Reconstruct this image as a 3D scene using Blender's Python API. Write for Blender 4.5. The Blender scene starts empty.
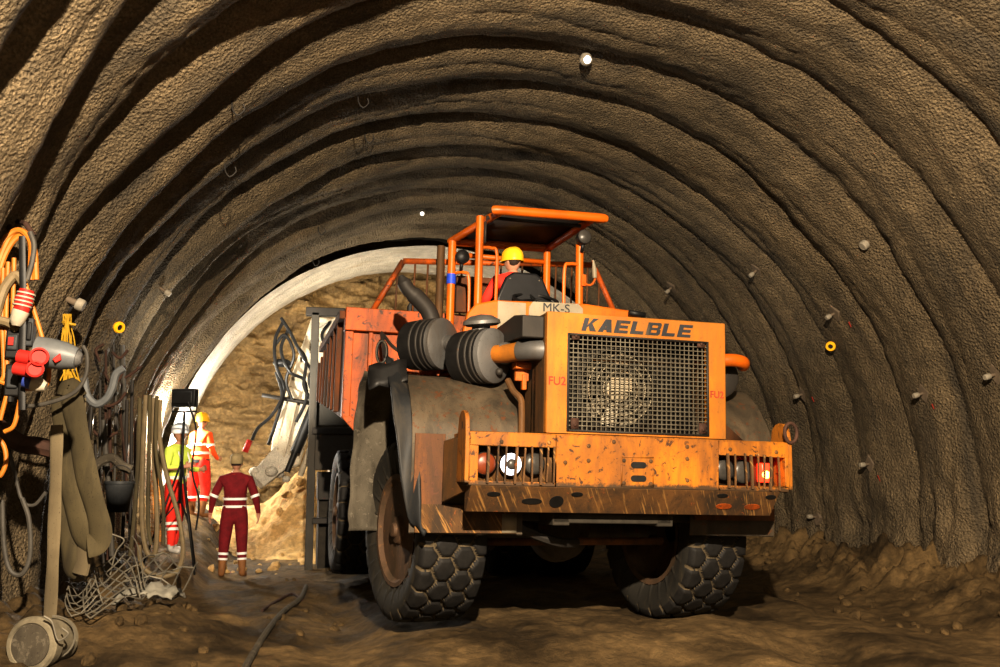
import bpy, bmesh, math, random
import numpy as np
from mathutils import Vector, Matrix, Quaternion
random.seed(7)
R = math.radians
PI = math.pi
S = bpy.context.scene
COL = S.collection

# ------------------------------------------------------------------ noise
_rng = np.random.RandomState(11)
_P = _rng.permutation(256); _P = np.concatenate([_P, _P, _P])
_G = _rng.uniform(-1, 1, (256, 3)); _G /= np.linalg.norm(_G, axis=1)[:, None]
def pn(x, y, z=0.0):
    x, y, z = np.broadcast_arrays(np.asarray(x, float), np.asarray(y, float), np.asarray(z, float))
    xi, yi, zi = np.floor(x).astype(int), np.floor(y).astype(int), np.floor(z).astype(int)
    xf, yf, zf = x - xi, y - yi, z - zi
    fade = lambda t: t * t * t * (t * (t * 6 - 15) + 10)
    u, v, w = fade(xf), fade(yf), fade(zf)
    out = 0
    for dx in (0, 1):
        for dy in (0, 1):
            for dz in (0, 1):
                g = _G[_P[_P[_P[(xi + dx) & 255] + ((yi + dy) & 255)] + ((zi + dz) & 255)] & 255]
                d = g[..., 0] * (xf - dx) + g[..., 1] * (yf - dy) + g[..., 2] * (zf - dz)
                out = out + d * (u if dx else 1 - u) * (v if dy else 1 - v) * (w if dz else 1 - w)
    return out * 1.5
def fbm(x, y, z=0.0, o=4):
    a, s, f = 0, 1, 1
    for i in range(o):
        a = a + s * pn(x * f + i * 17.3, y * f + i * 5.1, np.asarray(z) * f)
        s *= .5; f *= 2.03
    return a

# ------------------------------------------------------------------ materials
def _nt(name):
    m = bpy.data.materials.new(name); m.use_nodes = True
    nt = m.node_tree; b = nt.nodes['Principled BSDF']
    return m, nt, b
def _n(nt, t, **k):
    n = nt.nodes.new(t)
    for a, v in k.items():
        if a.startswith('_'): setattr(n, a[1:], v)
        else: n.inputs[a].default_value = v
    return n
def c4(c): return (c[0], c[1], c[2], 1)
def ramp(nt, src, p0, p1, c0=(0, 0, 0), c1=(1, 1, 1)):
    r = nt.nodes.new('ShaderNodeValToRGB')
    r.color_ramp.elements[0].position = p0; r.color_ramp.elements[1].position = p1
    r.color_ramp.elements[0].color = c4(c0); r.color_ramp.elements[1].color = c4(c1)
    nt.links.new(src, r.inputs[0]); return r
def mixc(nt, fac, a, b, mode='MIX'):
    m = nt.nodes.new('ShaderNodeMix'); m.data_type = 'RGBA'; m.blend_type = mode
    if isinstance(fac, (int, float)): m.inputs[0].default_value = fac
    else: nt.links.new(fac, m.inputs[0])
    for s, i in ((a, 6), (b, 7)):
        if isinstance(s, tuple): m.inputs[i].default_value = c4(s)
        else: nt.links.new(s, m.inputs[i])
    return m.outputs[2]
def noise(nt, scale, detail=6, rough=.6, vec=None, dist=0):
    n = _n(nt, 'ShaderNodeTexNoise', Scale=scale, Detail=detail, Roughness=rough, Distortion=dist)
    if vec is not None: nt.links.new(vec, n.inputs['Vector'])
    return n.outputs['Fac']
def coords(nt, stretch=None, kind='Object'):
    t = nt.nodes.new('ShaderNodeTexCoord')
    if stretch is None: return t.outputs[kind]
    mp = nt.nodes.new('ShaderNodeMapping'); mp.inputs['Scale'].default_value = stretch
    nt.links.new(t.outputs[kind], mp.inputs['Vector']); return mp.outputs['Vector']
def bump(nt, b, h, strength=.4, dist=.01, prev=None):
    n = _n(nt, 'ShaderNodeBump', Strength=strength, Distance=dist)
    nt.links.new(h, n.inputs['Height'])
    if prev is not None: nt.links.new(prev, n.inputs['Normal'])
    nt.links.new(n.outputs[0], b.inputs['Normal']); return n.outputs[0]

def paint(name, col, dirt=(.05, .03, .015), amt=.5, rust=None, rust_amt=.42, rough=.55, metal=0.0, scale=3.0, bmp=.25):
    """worn painted metal: tone variation, streaky grime, rust chips"""
    m, nt, b = _nt(name)
    v = coords(nt); vs = coords(nt, (1, 1, .25))
    tone = noise(nt, scale * .6, 3, .5, v)
    r0 = ramp(nt, tone, .3, .7, tuple(c * .58 for c in col), tuple(min(1, c * 1.15) for c in col))
    g = noise(nt, scale * 1.6, 9, .68, vs, .4)
    gr = ramp(nt, g, 1 - amt - .08, 1 - amt + .16)
    c = mixc(nt, gr.outputs[0], r0.outputs[0], dirt)
    if rust:
        rn = noise(nt, scale * 5, 10, .7, v, .6)
        rr = ramp(nt, rn, 1 - rust_amt - .01, 1 - rust_amt + .05)
        c = mixc(nt, rr.outputs[0], c, rust)
    sp = noise(nt, scale * 22, 4, .7, v)
    sr = ramp(nt, sp, .62, .68)
    c = mixc(nt, sr.outputs[0], c, tuple(x * .6 for x in dirt))
    nt.links.new(c, b.inputs['Base Color'])
    b.inputs['Specular IOR Level'].default_value = .28
    b.inputs['Roughness'].default_value = rough; b.inputs['Metallic'].default_value = metal
    bump(nt, b, g, bmp, .01)
    return m
def plain(name, col, rough=.6, metal=0.0, var=.25, scale=8, bmp=.15, emit=None, es=0):
    m, nt, b = _nt(name)
    v = coords(nt)
    n = noise(nt, scale, 6, .65, v)
    r = ramp(nt, n, .3, .7, tuple(c * (1 - var) for c in col), tuple(min(1, c * (1 + var)) for c in col))
    nt.links.new(r.outputs[0], b.inputs['Base Color'])
    b.inputs['Specular IOR Level'].default_value = .28
    b.inputs['Roughness'].default_value = rough; b.inputs['Metallic'].default_value = metal
    if emit: b.inputs['Emission Color'].default_value = c4(emit); b.inputs['Emission Strength'].default_value = es
    if bmp: bump(nt, b, n, bmp, .01)
    return m

def shotcrete_mat(name, a, bcol, c_dark, grain=1.0, sc=1.0):
    m, nt, b = _nt(name)
    v = coords(nt)
    n1 = noise(nt, .55, 5, .6, v)
    n2 = noise(nt, 3.2, 6, .65, v)
    r1 = ramp(nt, n1, .35, .66, a, bcol)
    r2 = ramp(nt, n2, .3, .75, (.62, .62, .62), (1.12, 1.1, 1.06))
    col = mixc(nt, 1.0, r1.outputs[0], r2.outputs[0], 'MULTIPLY')
    n3 = noise(nt, 46 * sc, 5, .65, v)
    r3 = ramp(nt, n3, .38, .62, (.62, .62, .62), (1.25, 1.25, 1.25))
    col = mixc(nt, .9 * grain, col, r3.outputs[0], 'MULTIPLY')
    # dark damp streaks running down
    vs = coords(nt, (1.2, 3.0, .35)); n4 = noise(nt, 1.0, 5, .6, vs)
    r4 = ramp(nt, n4, .52, .7); col = mixc(nt, r4.outputs[0], col, c_dark)
    nt.links.new(col, b.inputs['Base Color']); b.inputs['Roughness'].default_value = .82
    b.inputs['Specular IOR Level'].default_value = .25
    vo = _n(nt, 'ShaderNodeTexVoronoi', Scale=32.0 * sc); nt.links.new(v, vo.inputs['Vector'])
    n5 = noise(nt, 60 * sc, 4, .6, v)
    h = nt.nodes.new('ShaderNodeMath'); h.operation = 'ADD'
    nt.links.new(vo.outputs['Distance'], h.inputs[0]); nt.links.new(n5, h.inputs[1])
    bump(nt, b, h.outputs[0], 1.0 * grain, .04)
    return m

def ground_mat(name, a, bcol, wet=.5, grain=1.0):
    m, nt, b = _nt(name)
    v = coords(nt)
    n1 = noise(nt, .9, 8, .65, v); n2 = noise(nt, 9, 8, .7, v)
    b.inputs['Specular IOR Level'].default_value = .15
    r1 = ramp(nt, n1, .38, .66, a, bcol); r2 = ramp(nt, n2, .3, .72, (.5, .5, .5), (1.25, 1.2, 1.15))
    nt.links.new(mixc(nt, 1.0, r1.outputs[0], r2.outputs[0], 'MULTIPLY'), b.inputs['Base Color'])
    rr = ramp(nt, n1, .35, .6, (wet, wet, wet), (.95, .95, .95))
    nt.links.new(rr.outputs[0], b.inputs['Roughness'])
    n3 = noise(nt, 30, 8, .75, v)
    p = bump(nt, b, n2, .6 * grain, .06); bump(nt, b, n3, .6 * grain, .03, p)
    return m

M = {}
def zgrime(m, z0, z1, col=(.05, .028, .012)):
    nt = m.node_tree; b = nt.nodes['Principled BSDF']; src = b.inputs['Base Color'].links[0].from_socket
    v = coords(nt); sx = nt.nodes.new('ShaderNodeSeparateXYZ'); nt.links.new(v, sx.inputs[0])
    mr = _n(nt, 'ShaderNodeMapRange'); nt.links.new(sx.outputs['Z'], mr.inputs[0])
    for i, q in ((1, z0), (2, z1), (3, .62), (4, .0)): mr.inputs[i].default_value = q
    ad = nt.nodes.new('ShaderNodeMath'); ad.operation = 'ADD'; nt.links.new(mr.outputs[0], ad.inputs[0]); nt.links.new(noise(nt, 14, 8, .7, v), ad.inputs[1])
    r = ramp(nt, ad.outputs[0], .82, 1.0); nt.links.new(mixc(nt, r.outputs[0], src, col), b.inputs['Base Color'])
def scratches(m, col):
    nt = m.node_tree; b = nt.nodes['Principled BSDF']; src = b.inputs['Base Color'].links[0].from_socket
    t = nt.nodes.new('ShaderNodeTexCoord'); mp = nt.nodes.new('ShaderNodeMapping'); mp.inputs['Rotation'].default_value = (0, R(32), 0); mp.inputs['Scale'].default_value = (42, 3, 3)
    mp2 = nt.nodes.new('ShaderNodeMapping'); mp2.inputs['Rotation'].default_value = (0, R(32), 0); nt.links.new(t.outputs['Object'], mp2.inputs['Vector']); mp.inputs['Rotation'].default_value = (0, 0, 0); nt.links.new(mp2.outputs[0], mp.inputs['Vector'])
    r = ramp(nt, noise(nt, 1.0, 5, .6, mp.outputs[0]), .56, .66); nt.links.new(mixc(nt, r.outputs[0], src, col), b.inputs['Base Color'])
ORG = (.62, .17, .012); YEL = (.62, .27, .022)
M['bumper'] = paint('bumper_paint', (.37, .135, .008), (.16, .062, .012), .55, (.045, .02, .009), .43, .6)
zgrime(M['bumper'], 1.30, 1.40)

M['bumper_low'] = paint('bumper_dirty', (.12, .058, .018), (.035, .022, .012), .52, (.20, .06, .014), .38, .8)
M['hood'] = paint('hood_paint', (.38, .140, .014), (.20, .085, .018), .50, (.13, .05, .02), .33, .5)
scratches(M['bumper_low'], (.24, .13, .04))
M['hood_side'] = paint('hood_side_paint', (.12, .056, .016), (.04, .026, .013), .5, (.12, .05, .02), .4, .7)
M['orange'] = paint('orange_paint', (.50, .125, .008), (.09, .04, .015), .40, (.08, .03, .015), .36, .5)
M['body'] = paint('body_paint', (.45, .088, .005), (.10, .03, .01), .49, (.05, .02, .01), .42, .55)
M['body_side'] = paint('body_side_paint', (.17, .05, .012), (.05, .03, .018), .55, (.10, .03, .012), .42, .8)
M['tube'] = paint('tube_paint', (.50, .108, .005), (.25, .07, .01), .36, (.12, .05, .02), .33, .42)
M['fender'] = paint('fender_sheet', (.085, .065, .042), (.032, .026, .018), .5, (.085, .036, .014), .42, .6, .2)
M['fender_o'] = paint('fender_rust', (.17, .065, .018), (.06, .03, .015), .55, (.08, .035, .018), .45, .7)
M['steel'] = paint('dirty_steel', (.038, .034, .030), (.035, .03, .025), .5, (.10, .05, .025), .34, .6, .3)
M['grey'] = paint('grey_cap', (.12, .118, .115), (.07, .06, .05), .45, None, .4, .5, .3)
M['black'] = plain('black_metal', (.009, .0085, .008), .5, 0, .4)
M['rubber'] = plain('tyre_rubber', (.011, .010, .009), .7, 0, .45, 12, .3)
M['mud'] = plain('dried_mud', (.075, .058, .034), .9, 0, .5, 14, .5)
M['sidewall'] = paint('tyre_sidewall', (.022, .020, .016), (.065, .05, .03), .42, None, .4, .75)
M['rim'] = paint('rim_paint', (.10, .06, .035), (.05, .035, .02), .5, (.16, .08, .03), .4, .7, .2)
M['flap'] = paint('rubber_flap', (.016, .017, .018), (.04, .033, .024), .46, None, .4, .6)
M['arch'] = paint('mud_caked_sheet', (.085, .072, .052), (.04, .033, .023), .5, (.11, .095, .07), .45, .85)
M['arch2'] = paint('splash_guard_mud', (.085, .074, .055), (.04, .034, .024), .5, (.12, .105, .08), .42, .85)
M['under'] = plain('underside', (.03, .025, .018), .8, 0, .4)
M['mesh'] = paint('grille_wire', (.135, .122, .092), (.08, .065, .045), .46, None, .4, .5, .4, 6)
M['core'] = paint('radiator_core', (.03, .027, .022), (.04, .035, .028), .5, None, .4, .8)
M['chrome'] = plain('chrome', (.6, .6, .58), .2, 1, .1)
M['letter'] = paint('letter_black', (.03, .032, .036), (.12, .08, .04), .35, None, .4, .5)
M['letter_red'] = plain('faded_red_stencil', (.22, .03, .012), .7)
M['plate_white'] = paint('old_white_plate', (.27, .235, .17), (.30, .2, .1), .42, None, .4, .6)
M['lens_grey'] = plain('dusty_lens', (.04, .037, .033), .35, 0, .25, 12, .05)
M['lens_amber'] = plain('amber_lens', (.13, .03, .01), .35, 0, .2, 12, .05)
M['head_on'] = plain('headlight_on', (.8, .82, .9), .2, 0, .1, 8, 0, (.75, .82, 1), 2.2)
M['red_on'] = plain('red_lamp', (.8, .02, .01), .3, 0, .1, 8, 0, (1, .035, .01), 5)
M['red_core'] = plain('red_lamp_core', (1, .5, .1), .3, 0, .1, 8, 0, (1, .32, .05), 18)
M['blue'] = plain('blue_tape', (.02, .06, .45), .5)
M['seat'] = plain('seat_black', (.012, .012, .013), .38, 0, .3, 5, .05)
M['helmet_y'] = plain('helmet_yellow', (.75, .42, .02), .35, 0, .08, 6, .03)
M['helmet_w'] = plain('helmet_white', (.82, .83, .85), .35, 0, .05, 6, .03)
M['cap'] = plain('cap_olive', (.28, .22, .12), .8)
M['skin'] = plain('skin', (.42, .22, .14), .55, 0, .08)
M['hair'] = plain('hair', (.03, .018, .012), .7)
M['red_dark'] = plain('maroon_cloth', (.15, .008, .012), .85, 0, .3, 9, .4)
M['red'] = plain('red_cloth', (.72, .035, .02), .8, 0, .2, 9, .35)
M['orangecloth'] = plain('hivis_orange', (.90, .11, .02), .8, 0, .15, 9, .35)
M['vest'] = plain('hivis_vest', (.62, .74, .12), .7, 0, .15, 9, .3)
M['reflect'] = plain('reflective_tape', (.78, .78, .76), .4, 0, .08, 9, .05)
M['boot'] = plain('boot_rubber', (.22, .10, .035), .6, 0, .3)
M['shoe'] = plain('shoe_grey', (.45, .44, .42), .6)
M['belt'] = plain('belt_black', (.02, .02, .02), .7)
M['eye'] = plain('eye_dark', (.02, .015, .012), .3)
M['shot'] = shotcrete_mat('shotcrete', (.150, .118, .074), (.235, .182, .112), (.075, .061, .042))
M['ring'] = shotcrete_mat('lit_pale_shotcrete', (.50, .47, .41), (.62, .58, .50), (.36, .32, .25), .5, 1)  # paler than the lining: lamplight on its last stretch is put into the colour
M['rock'] = shotcrete_mat('rock_face', (.20, .135, .06), (.34, .235, .105), (.12, .08, .04), .55, .35)
M['ground'] = ground_mat('wet_mud', (.042, .029, .014), (.20, .138, .065), .7)
M['sand'] = ground_mat('sand', (.50, .34, .15), (.62, .45, .22), .9)
M['cream'] = paint('cream_paint', (.60, .54, .42), (.20, .14, .08), .46, (.10, .06, .03), .40, .55)
M['hose'] = plain('black_hose', (.018, .018, .018), .4, 0, .3)
M['machine'] = paint('machine_grey', (.06, .055, .045), (.05, .042, .032), .5, (.10, .06, .03), .36, .7)
M['cable_o'] = plain('orange_cable', (.36, .13, .015), .5, 0, .2)
M['cable_tan'] = plain('tan_hose', (.15, .115, .065), .6, 0, .25)
M['cable_g'] = plain('grey_cable', (.055, .05, .042), .6, 0, .3)
M['cable_y'] = plain('yellow_wire', (.36, .22, .018), .5, 0, .15)
M['plug_red'] = plain('red_plastic', (.36, .018, .012), .6, 0, .15)
M['plug_white'] = plain('white_plastic', (.32, .29, .23), .5, 0, .15)
M['plug_blue'] = plain('blue_plastic', (.03, .05, .2), .4)
M['plug_grey'] = plain('grey_plastic', (.10, .105, .108), .45, 0, .15)
M['hose_flat'] = paint('layflat_hose', (.085, .068, .035), (.035, .028, .016), .44, None, .4, .85)
M['canvas'] = paint('pale_strap', (.15, .12, .072), (.09, .07, .04), .42, None, .4, .9)
M['wire'] = plain('mesh_wire', (.15, .135, .105), .6, .3, .3)
M['rusty'] = plain('rusty_bar', (.045, .022, .014), .8, 0, .5)
M['rag'] = plain('white_rag', (.19, .18, .15), .9, 0, .3, 6, .6)
M['ringy'] = plain('orange_ring', (.95, .48, .02), .4, 0, .1, 6, .05)
M['bolt'] = plain('bolt_cap', (.25, .225, .18), .6, 0, .2)
M['boltplate'] = plain('bolt_plate', (.13, .10, .07), .8, 0, .3)
M['redspray'] = plain('red_spray_mark', (.40, .05, .03), .8)
M['conc'] = plain('pipe_concrete', (.15, .13, .09), .9, 0, .45, 6, .5)
M['bucket'] = plain('dark_bucket', (.03, .032, .034), .5)
M['onet'] = plain('orange_net', (.80, .30, .04), .6)
M['nozzle'] = plain('lamp_white', (.8, .78, .7), .35, 0, .1, 8, 0, (1, .95, .85), 2.5)

# ------------------------------------------------------------------ object helpers
def link(me, name, mats, parent=None, smooth=True):
    o = bpy.data.objects.new(name, me); COL.objects.link(o)
    for m in (mats if isinstance(mats, (list, tuple)) else [mats]): me.materials.append(m)
    if smooth: me.polygons.foreach_set('use_smooth', [True] * len(me.polygons))
    if parent is not None: o.parent = parent
    return o
def thing(name, label, cat, loc=(0, 0, 0), rot=(0, 0, 0), group=None):
    o = bpy.data.objects.new(name, None); COL.objects.link(o)
    o.location = loc; o.rotation_euler = rot; o.empty_display_size = .2
    return tag(o, label, cat, group)
def tag(o, label, cat, group=None):
    o['label'] = label; o['category'] = cat
    if group: o['group'] = group
    return o
def struct(o): o['kind'] = 'structure'; return o
def children(o): return [c for c in bpy.data.objects if c.parent == o]
def dup(root, loc=None, rot=None, label=None):
    def cp(o, par):
        c = o.copy(); COL.objects.link(c)
        if par is not None: c.parent = par
        for ch in children(o): cp(ch, c)
        return c
    r = cp(root, root.parent)
    if loc is not None: r.location = loc
    if rot is not None: r.rotation_euler = rot
    if label: r['label'] = label
    return r

class MB:
    """collects shapes into one mesh"""
    def __init__(s): s.v = []; s.f = []; s.m = []
    def add(s, vs, fs, mi=0):
        n = len(s.v); s.v += [tuple(v) for v in vs]
        s.f += [tuple(i + n for i in f) for f in fs]; s.m += [mi] * len(fs); return s
    def box(s, a, b, mi=0, mat=None):
        (x0, y0, z0), (x1, y1, z1) = a, b
        vs = [(x, y, z) for z in (z0, z1) for y in (y0, y1) for x in (x0, x1)]
        if mat is not None: vs = [mat @ Vector(v) for v in vs]
        return s.add(vs, [(0, 2, 3, 1), (4, 5, 7, 6), (0, 1, 5, 4), (2, 6, 7, 3), (0, 4, 6, 2), (1, 3, 7, 5)], mi)
    def prism(s, poly, d0, d1, axis=1, mi=0):
        """poly 2D extruded along axis"""
        def P(p, d):
            a, b = p
            return (d, a, b) if axis == 0 else ((a, d, b) if axis == 1 else (a, b, d))
        n = len(poly)
        vs = [P(p, d0) for p in poly] + [P(p, d1) for p in poly]
        fs = [tuple(range(n)), tuple(range(2 * n - 1, n - 1, -1))] + [(i, i + n, (i + 1) % n + n, (i + 1) % n) for i in range(n)]
        return s.add(vs, fs, mi)
    def tube(s, pts, r, n=10, mi=0, cap=True, flat=None):
        pts = [Vector(p) for p in pts]; k = len(pts)
        rs = r if isinstance(r, (list, tuple)) else [r] * k
        t = (pts[1] - pts[0]).normalized()
        u = t.orthogonal().normalized()
        if flat is not None: u = (Vector(flat) - t * Vector(flat).dot(t)).normalized()
        vs = []
        for i, p in enumerate(pts):
            tt = ((pts[min(i + 1, k - 1)] - pts[max(i - 1, 0)])).normalized()
            q = t.rotation_difference(tt); u = (q @ u); t = tt
            u = (u - t * u.dot(t)).normalized(); w = t.cross(u)
            rr = rs[i]; ra, rb = rr if isinstance(rr, tuple) else (rr, rr)
            for j in range(n):
                a = 2 * PI * j / n
                vs.append(p + u * math.cos(a) * ra + w * math.sin(a) * rb)
        fs = [(i * n + j, i * n + (j + 1) % n, (i + 1) * n + (j + 1) % n, (i + 1) * n + j) for i in range(k - 1) for j in range(n)]
        if cap: fs += [tuple(range(n))[::-1], tuple(range((k - 1) * n, k * n))]
        return s.add(vs, fs, mi)
    def lathe(s, prof, c, ax, n=32, mi=0, cap=True, mis=None):
        """prof: (radius, height along ax)"""
        ax = Vector(ax).normalized(); u = ax.orthogonal().normalized(); w = ax.cross(u); c = Vector(c)
        k = len(prof)
        vs = [c + ax * h + (u * math.cos(2 * PI * j / n) + w * math.sin(2 * PI * j / n)) * r for r, h in prof for j in range(n)]
        for i in range(k - 1):
            pass
        fs = [(i * n + j, i * n + (j + 1) % n, (i + 1) * n + (j + 1) % n, (i + 1) * n + j) for i in range(k - 1) for j in range(n)]
        ms = [(mis[i] if mis else mi) for i in range(k - 1) for j in range(n)]
        if cap:
            fs += [tuple(range(n))[::-1], tuple(range((k - 1) * n, k * n))]; ms += [mis[0] if mis else mi, mis[-1] if mis else mi]
        b = len(s.v); s.v += [tuple(v) for v in vs]; s.f += [tuple(i + b for i in f) for f in fs]; s.m += ms
        return s
    def ball(s, c, r, mi=0, n=16, sc=(1, 1, 1), top=None):
        k = n // 2
        prof = [(math.sin(PI * i / k), -math.cos(PI * i / k)) for i in range(k + 1)]
        b = len(s.v)
        vs = [(c[0] + r * sc[0] * p * math.cos(2 * PI * j / n), c[1] + r * sc[1] * p * math.sin(2 * PI * j / n), c[2] + r * sc[2] * h) for p, h in prof for j in range(n)]
        fs = [(i * n + j, i * n + (j + 1) % n, (i + 1) * n + (j + 1) % n, (i + 1) * n + j) for i in range(k) for j in range(n)]
        return s.add(vs, fs, mi)
    def build(s, name, mats, parent=None, bevel=0, smooth=True, auto=True, seg=2):
        me = bpy.data.meshes.new(name); me.from_pydata(s.v, [], s.f)
        me.polygons.foreach_set('material_index', s.m)
        me.validate(); me.update()
        bm = bmesh.new(); bm.from_mesh(me)
        bmesh.ops.remove_doubles(bm, verts=bm.verts, dist=1e-5)
        bmesh.ops.recalc_face_normals(bm, faces=bm.faces)
        if auto:
            for e in bm.edges:
                if len(e.link_faces) == 2 and e.calc_face_angle(0) > R(35): e.smooth = False
        bm.to_mesh(me); bm.free()
        o = link(me, name, mats, parent, smooth)
        if bevel:
            b = o.modifiers.new('b', 'BEVEL'); b.width = bevel; b.segments = seg; b.limit_method = 'ANGLE'; b.angle_limit = R(35)
        return o

def bez(pts, n=8):
    """catmull-rom through points"""
    P = [Vector(p) for p in pts]; P = [P[0] * 2 - P[1]] + P + [P[-1] * 2 - P[-2]]
    out = []
    for i in range(1, len(P) - 2):
        a, b, c, d = P[i - 1], P[i], P[i + 1], P[i + 2]
        for k in range(n):
            t = k / n
            out.append(.5 * ((2 * b) + (-a + c) * t + (2 * a - 5 * b + 4 * c - d) * t * t + (-a + 3 * b - 3 * c + d) * t ** 3))
    out.append(P[-2]); return out

def grid_obj(name, X, Y, Z, mats, parent=None, wrap=False):
    a, b = X.shape
    co = np.stack([X, Y, Z], -1).reshape(-1, 3)
    i = np.arange(a - 1)[:, None] * b; j = np.arange(b - 1)[None]
    q = np.stack([i + j, i + j + 1, i + b + j + 1, i + b + j], -1).reshape(-1, 4)
    me = bpy.data.meshes.new(name)
    me.vertices.add(len(co)); me.vertices.foreach_set('co', co.ravel())
    me.loops.add(q.size); me.loops.foreach_set('vertex_index', q.ravel())
    me.polygons.add(len(q)); me.polygons.foreach_set('loop_start', np.arange(0, q.size, 4)); me.polygons.foreach_set('loop_total', np.full(len(q), 4))
    me.update(calc_edges=True)
    return link(me, name, mats, parent)

def text_mesh(txt, size, depth, name, m, parent, mat4, shear=0, offset=0, sx=1, spacing=1):
    cu = bpy.data.curves.new('txt', 'FONT'); cu.body = txt; cu.size = size; cu.extrude = depth
    cu.shear = shear; cu.offset = offset; cu.align_x = 'CENTER'; cu.align_y = 'CENTER'; cu.space_character = spacing
    o = bpy.data.objects.new('txt', cu); COL.objects.link(o)
    dg = bpy.context.evaluated_depsgraph_get()
    me = bpy.data.meshes.new_from_object(o.evaluated_get(dg)); bpy.data.objects.remove(o)
    me.materials.clear(); me.transform(mat4 @ Matrix.Diagonal((sx, 1, 1, 1)))
    me.name = name
    return link(me, name, m, parent, False)

# ================================================================== CAMERA
H = 1.55
TH = math.atan(137 / 950); PS = math.atan(200 / 950 * math.cos(TH))
cam_d = bpy.data.cameras.new('camera'); cam_d.sensor_width = 36; cam_d.lens = 950 * 36 / 1000
cam_d.clip_start = .05; cam_d.clip_end = 100
cam = bpy.data.objects.new('camera', cam_d); COL.objects.link(cam)
cam.location = (0, 0, H); cam.rotation_euler = (R(90) + TH, 0, -PS); S.camera = cam

# ================================================================== TUNNEL SHELL
CX, CZ, RAD = 2.5, 1.1, 5.2
PITCH, Y0 = 1.17, 9.86
def lining(th, y):
    """radius of the sprayed lining at angle th (0 = right wall, pi = left wall) and depth y"""
    th = np.asarray(th, float); y = np.asarray(y, float)
    s = th * RAD
    left = np.clip((th - 1.2) / 1.2, 0, 1); left = left * left * (3 - 2 * left)
    sk = np.clip((th - 2.1) / .7, 0, 1); sk = sk * sk * (3 - 2 * sk); wy = np.clip((y - 7.4) / 2.4, 0, 1); wy = 1 - wy * wy * (3 - 2 * wy)
    yy = y - 1.0 * sk * wy + .10 * pn(s * .45, np.round((y - Y0) / PITCH) * 3.7, 2) + .06 * pn(s * 1.3, y * .5, 7) + .03 * pn(s * 3.5, y * 1.2, 3)
    u = (yy - Y0) / PITCH; k = np.floor(u); fr = u - k
    a0 = .135 + .17 * left; amp = a0 * (1 + .55 * pn(s * .35, k * 5.3, 1))
    shape = np.abs(np.sin(PI * fr ** (1.0 + .25 * left))) ** .62
    d = amp * shape
    # secondary folds in the mesh drape
    u2 = (yy + .16 * pn(s * .5, y * .6, 21) - Y0) / .43 + 1.3 * pn(s * .2, k * 2.1, 5)
    d = d + (.016 + .018 * pn(s * .4, y * .4, 31)) * (np.abs(np.sin(PI * u2)) ** .6 - .5) * 1.5
    d = d + .04 * fbm(s * .45, y * .8, 4, 3) + .012 * fbm(s * 5, y * 5, 9, 3) + .005 * pn(s * 16, y * 16, 2)
    # lower right wall: rough crumbling toe
    toe = np.clip((.12 - th) / .3, 0, 1) + np.clip((th - (PI - .05)) / .3, 0, 1) * .5
    d = d + toe * .16 * fbm(s * 1.5, y * 2.5, 12, 5)
    return RAD + .02 + .62 * a0 - d
def wall_pt(th, y, off=0.0):
    r = float(lining(th, y)) - off
    return Vector((CX + r * math.cos(th), y, CZ + r * math.sin(th)))
def wall_n(th): return Vector((-math.cos(th), 0, -math.sin(th)))
def shell(name, t0, t1, nt, ys):
    T, Yg = np.meshgrid(np.linspace(t0, t1, nt), ys)
    r = lining(T, Yg)
    return struct(grid_obj(name, CX + r * np.cos(T), Yg, CZ + r * np.sin(T), M['shot']))
ys = np.concatenate([np.linspace(-4.5, 4.4, 60), np.arange(4.45, 19.31, .032)])
shell('wall_right', -.26, .75, 130, ys)
shell('ceiling', .75, 2.2, 190, ys)
shell('wall_left', 2.2, PI + .26, 150, ys)
# end of the lined length: smooth pale ring, lamp light on it partly put into its colour
T, Yg = np.meshgrid(np.linspace(-.26, PI + .26, 260), np.linspace(19.31, 22.7, 80))
fr = (Yg - 19.31) / 3.39
rr = RAD - .10 + .12 * np.sin(PI * 2 * fr) * .3 + .03 * fbm(T * 3, Yg * 1.2, 3, 3) + .14 * fr ** 3
rr += .05 * fbm(T * 9, Yg * 6, 1, 3) * np.clip((fr - .85) / .15, 0, 1)
struct(grid_obj('trim_1', CX + rr * np.cos(T), Yg, CZ + rr * np.sin(T), M['ring']))
# closing face behind the lining edge
rr2 = lambda a: RAD + .02
# rock face
Xg, Zg = np.meshgrid(np.linspace(-4.2, 9.2, 330), np.linspace(-.6, 7.4, 220))
st = fbm(Xg * .35, Zg * .8, 2, 4)
Yf = 23.6 + .45 * st + .30 * np.abs(fbm(Xg * .7 + Zg * .3, Zg * 1.7, 5, 5)) + .10 * fbm(Xg * 3, Zg * 4, 6, 4)
Yf += .25 * np.round(2.5 * fbm(Xg * .3, Zg * .6, 8, 3)) * .5
struct(grid_obj('wall_back', Xg, Yf, Zg, M['rock']))
# rough rock sides between lining edge and face
T, Yg = np.meshgrid(np.linspace(-.3, PI + .3, 220), np.linspace(22.6, 24.8, 40))
rr = RAD + .16 + .15 * fbm(T * 4, Yg * 1.5, 8, 4)
struct(grid_obj('trim_2', CX + rr * np.cos(T), Yg, CZ + rr * np.sin(T), M['rock']))

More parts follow.
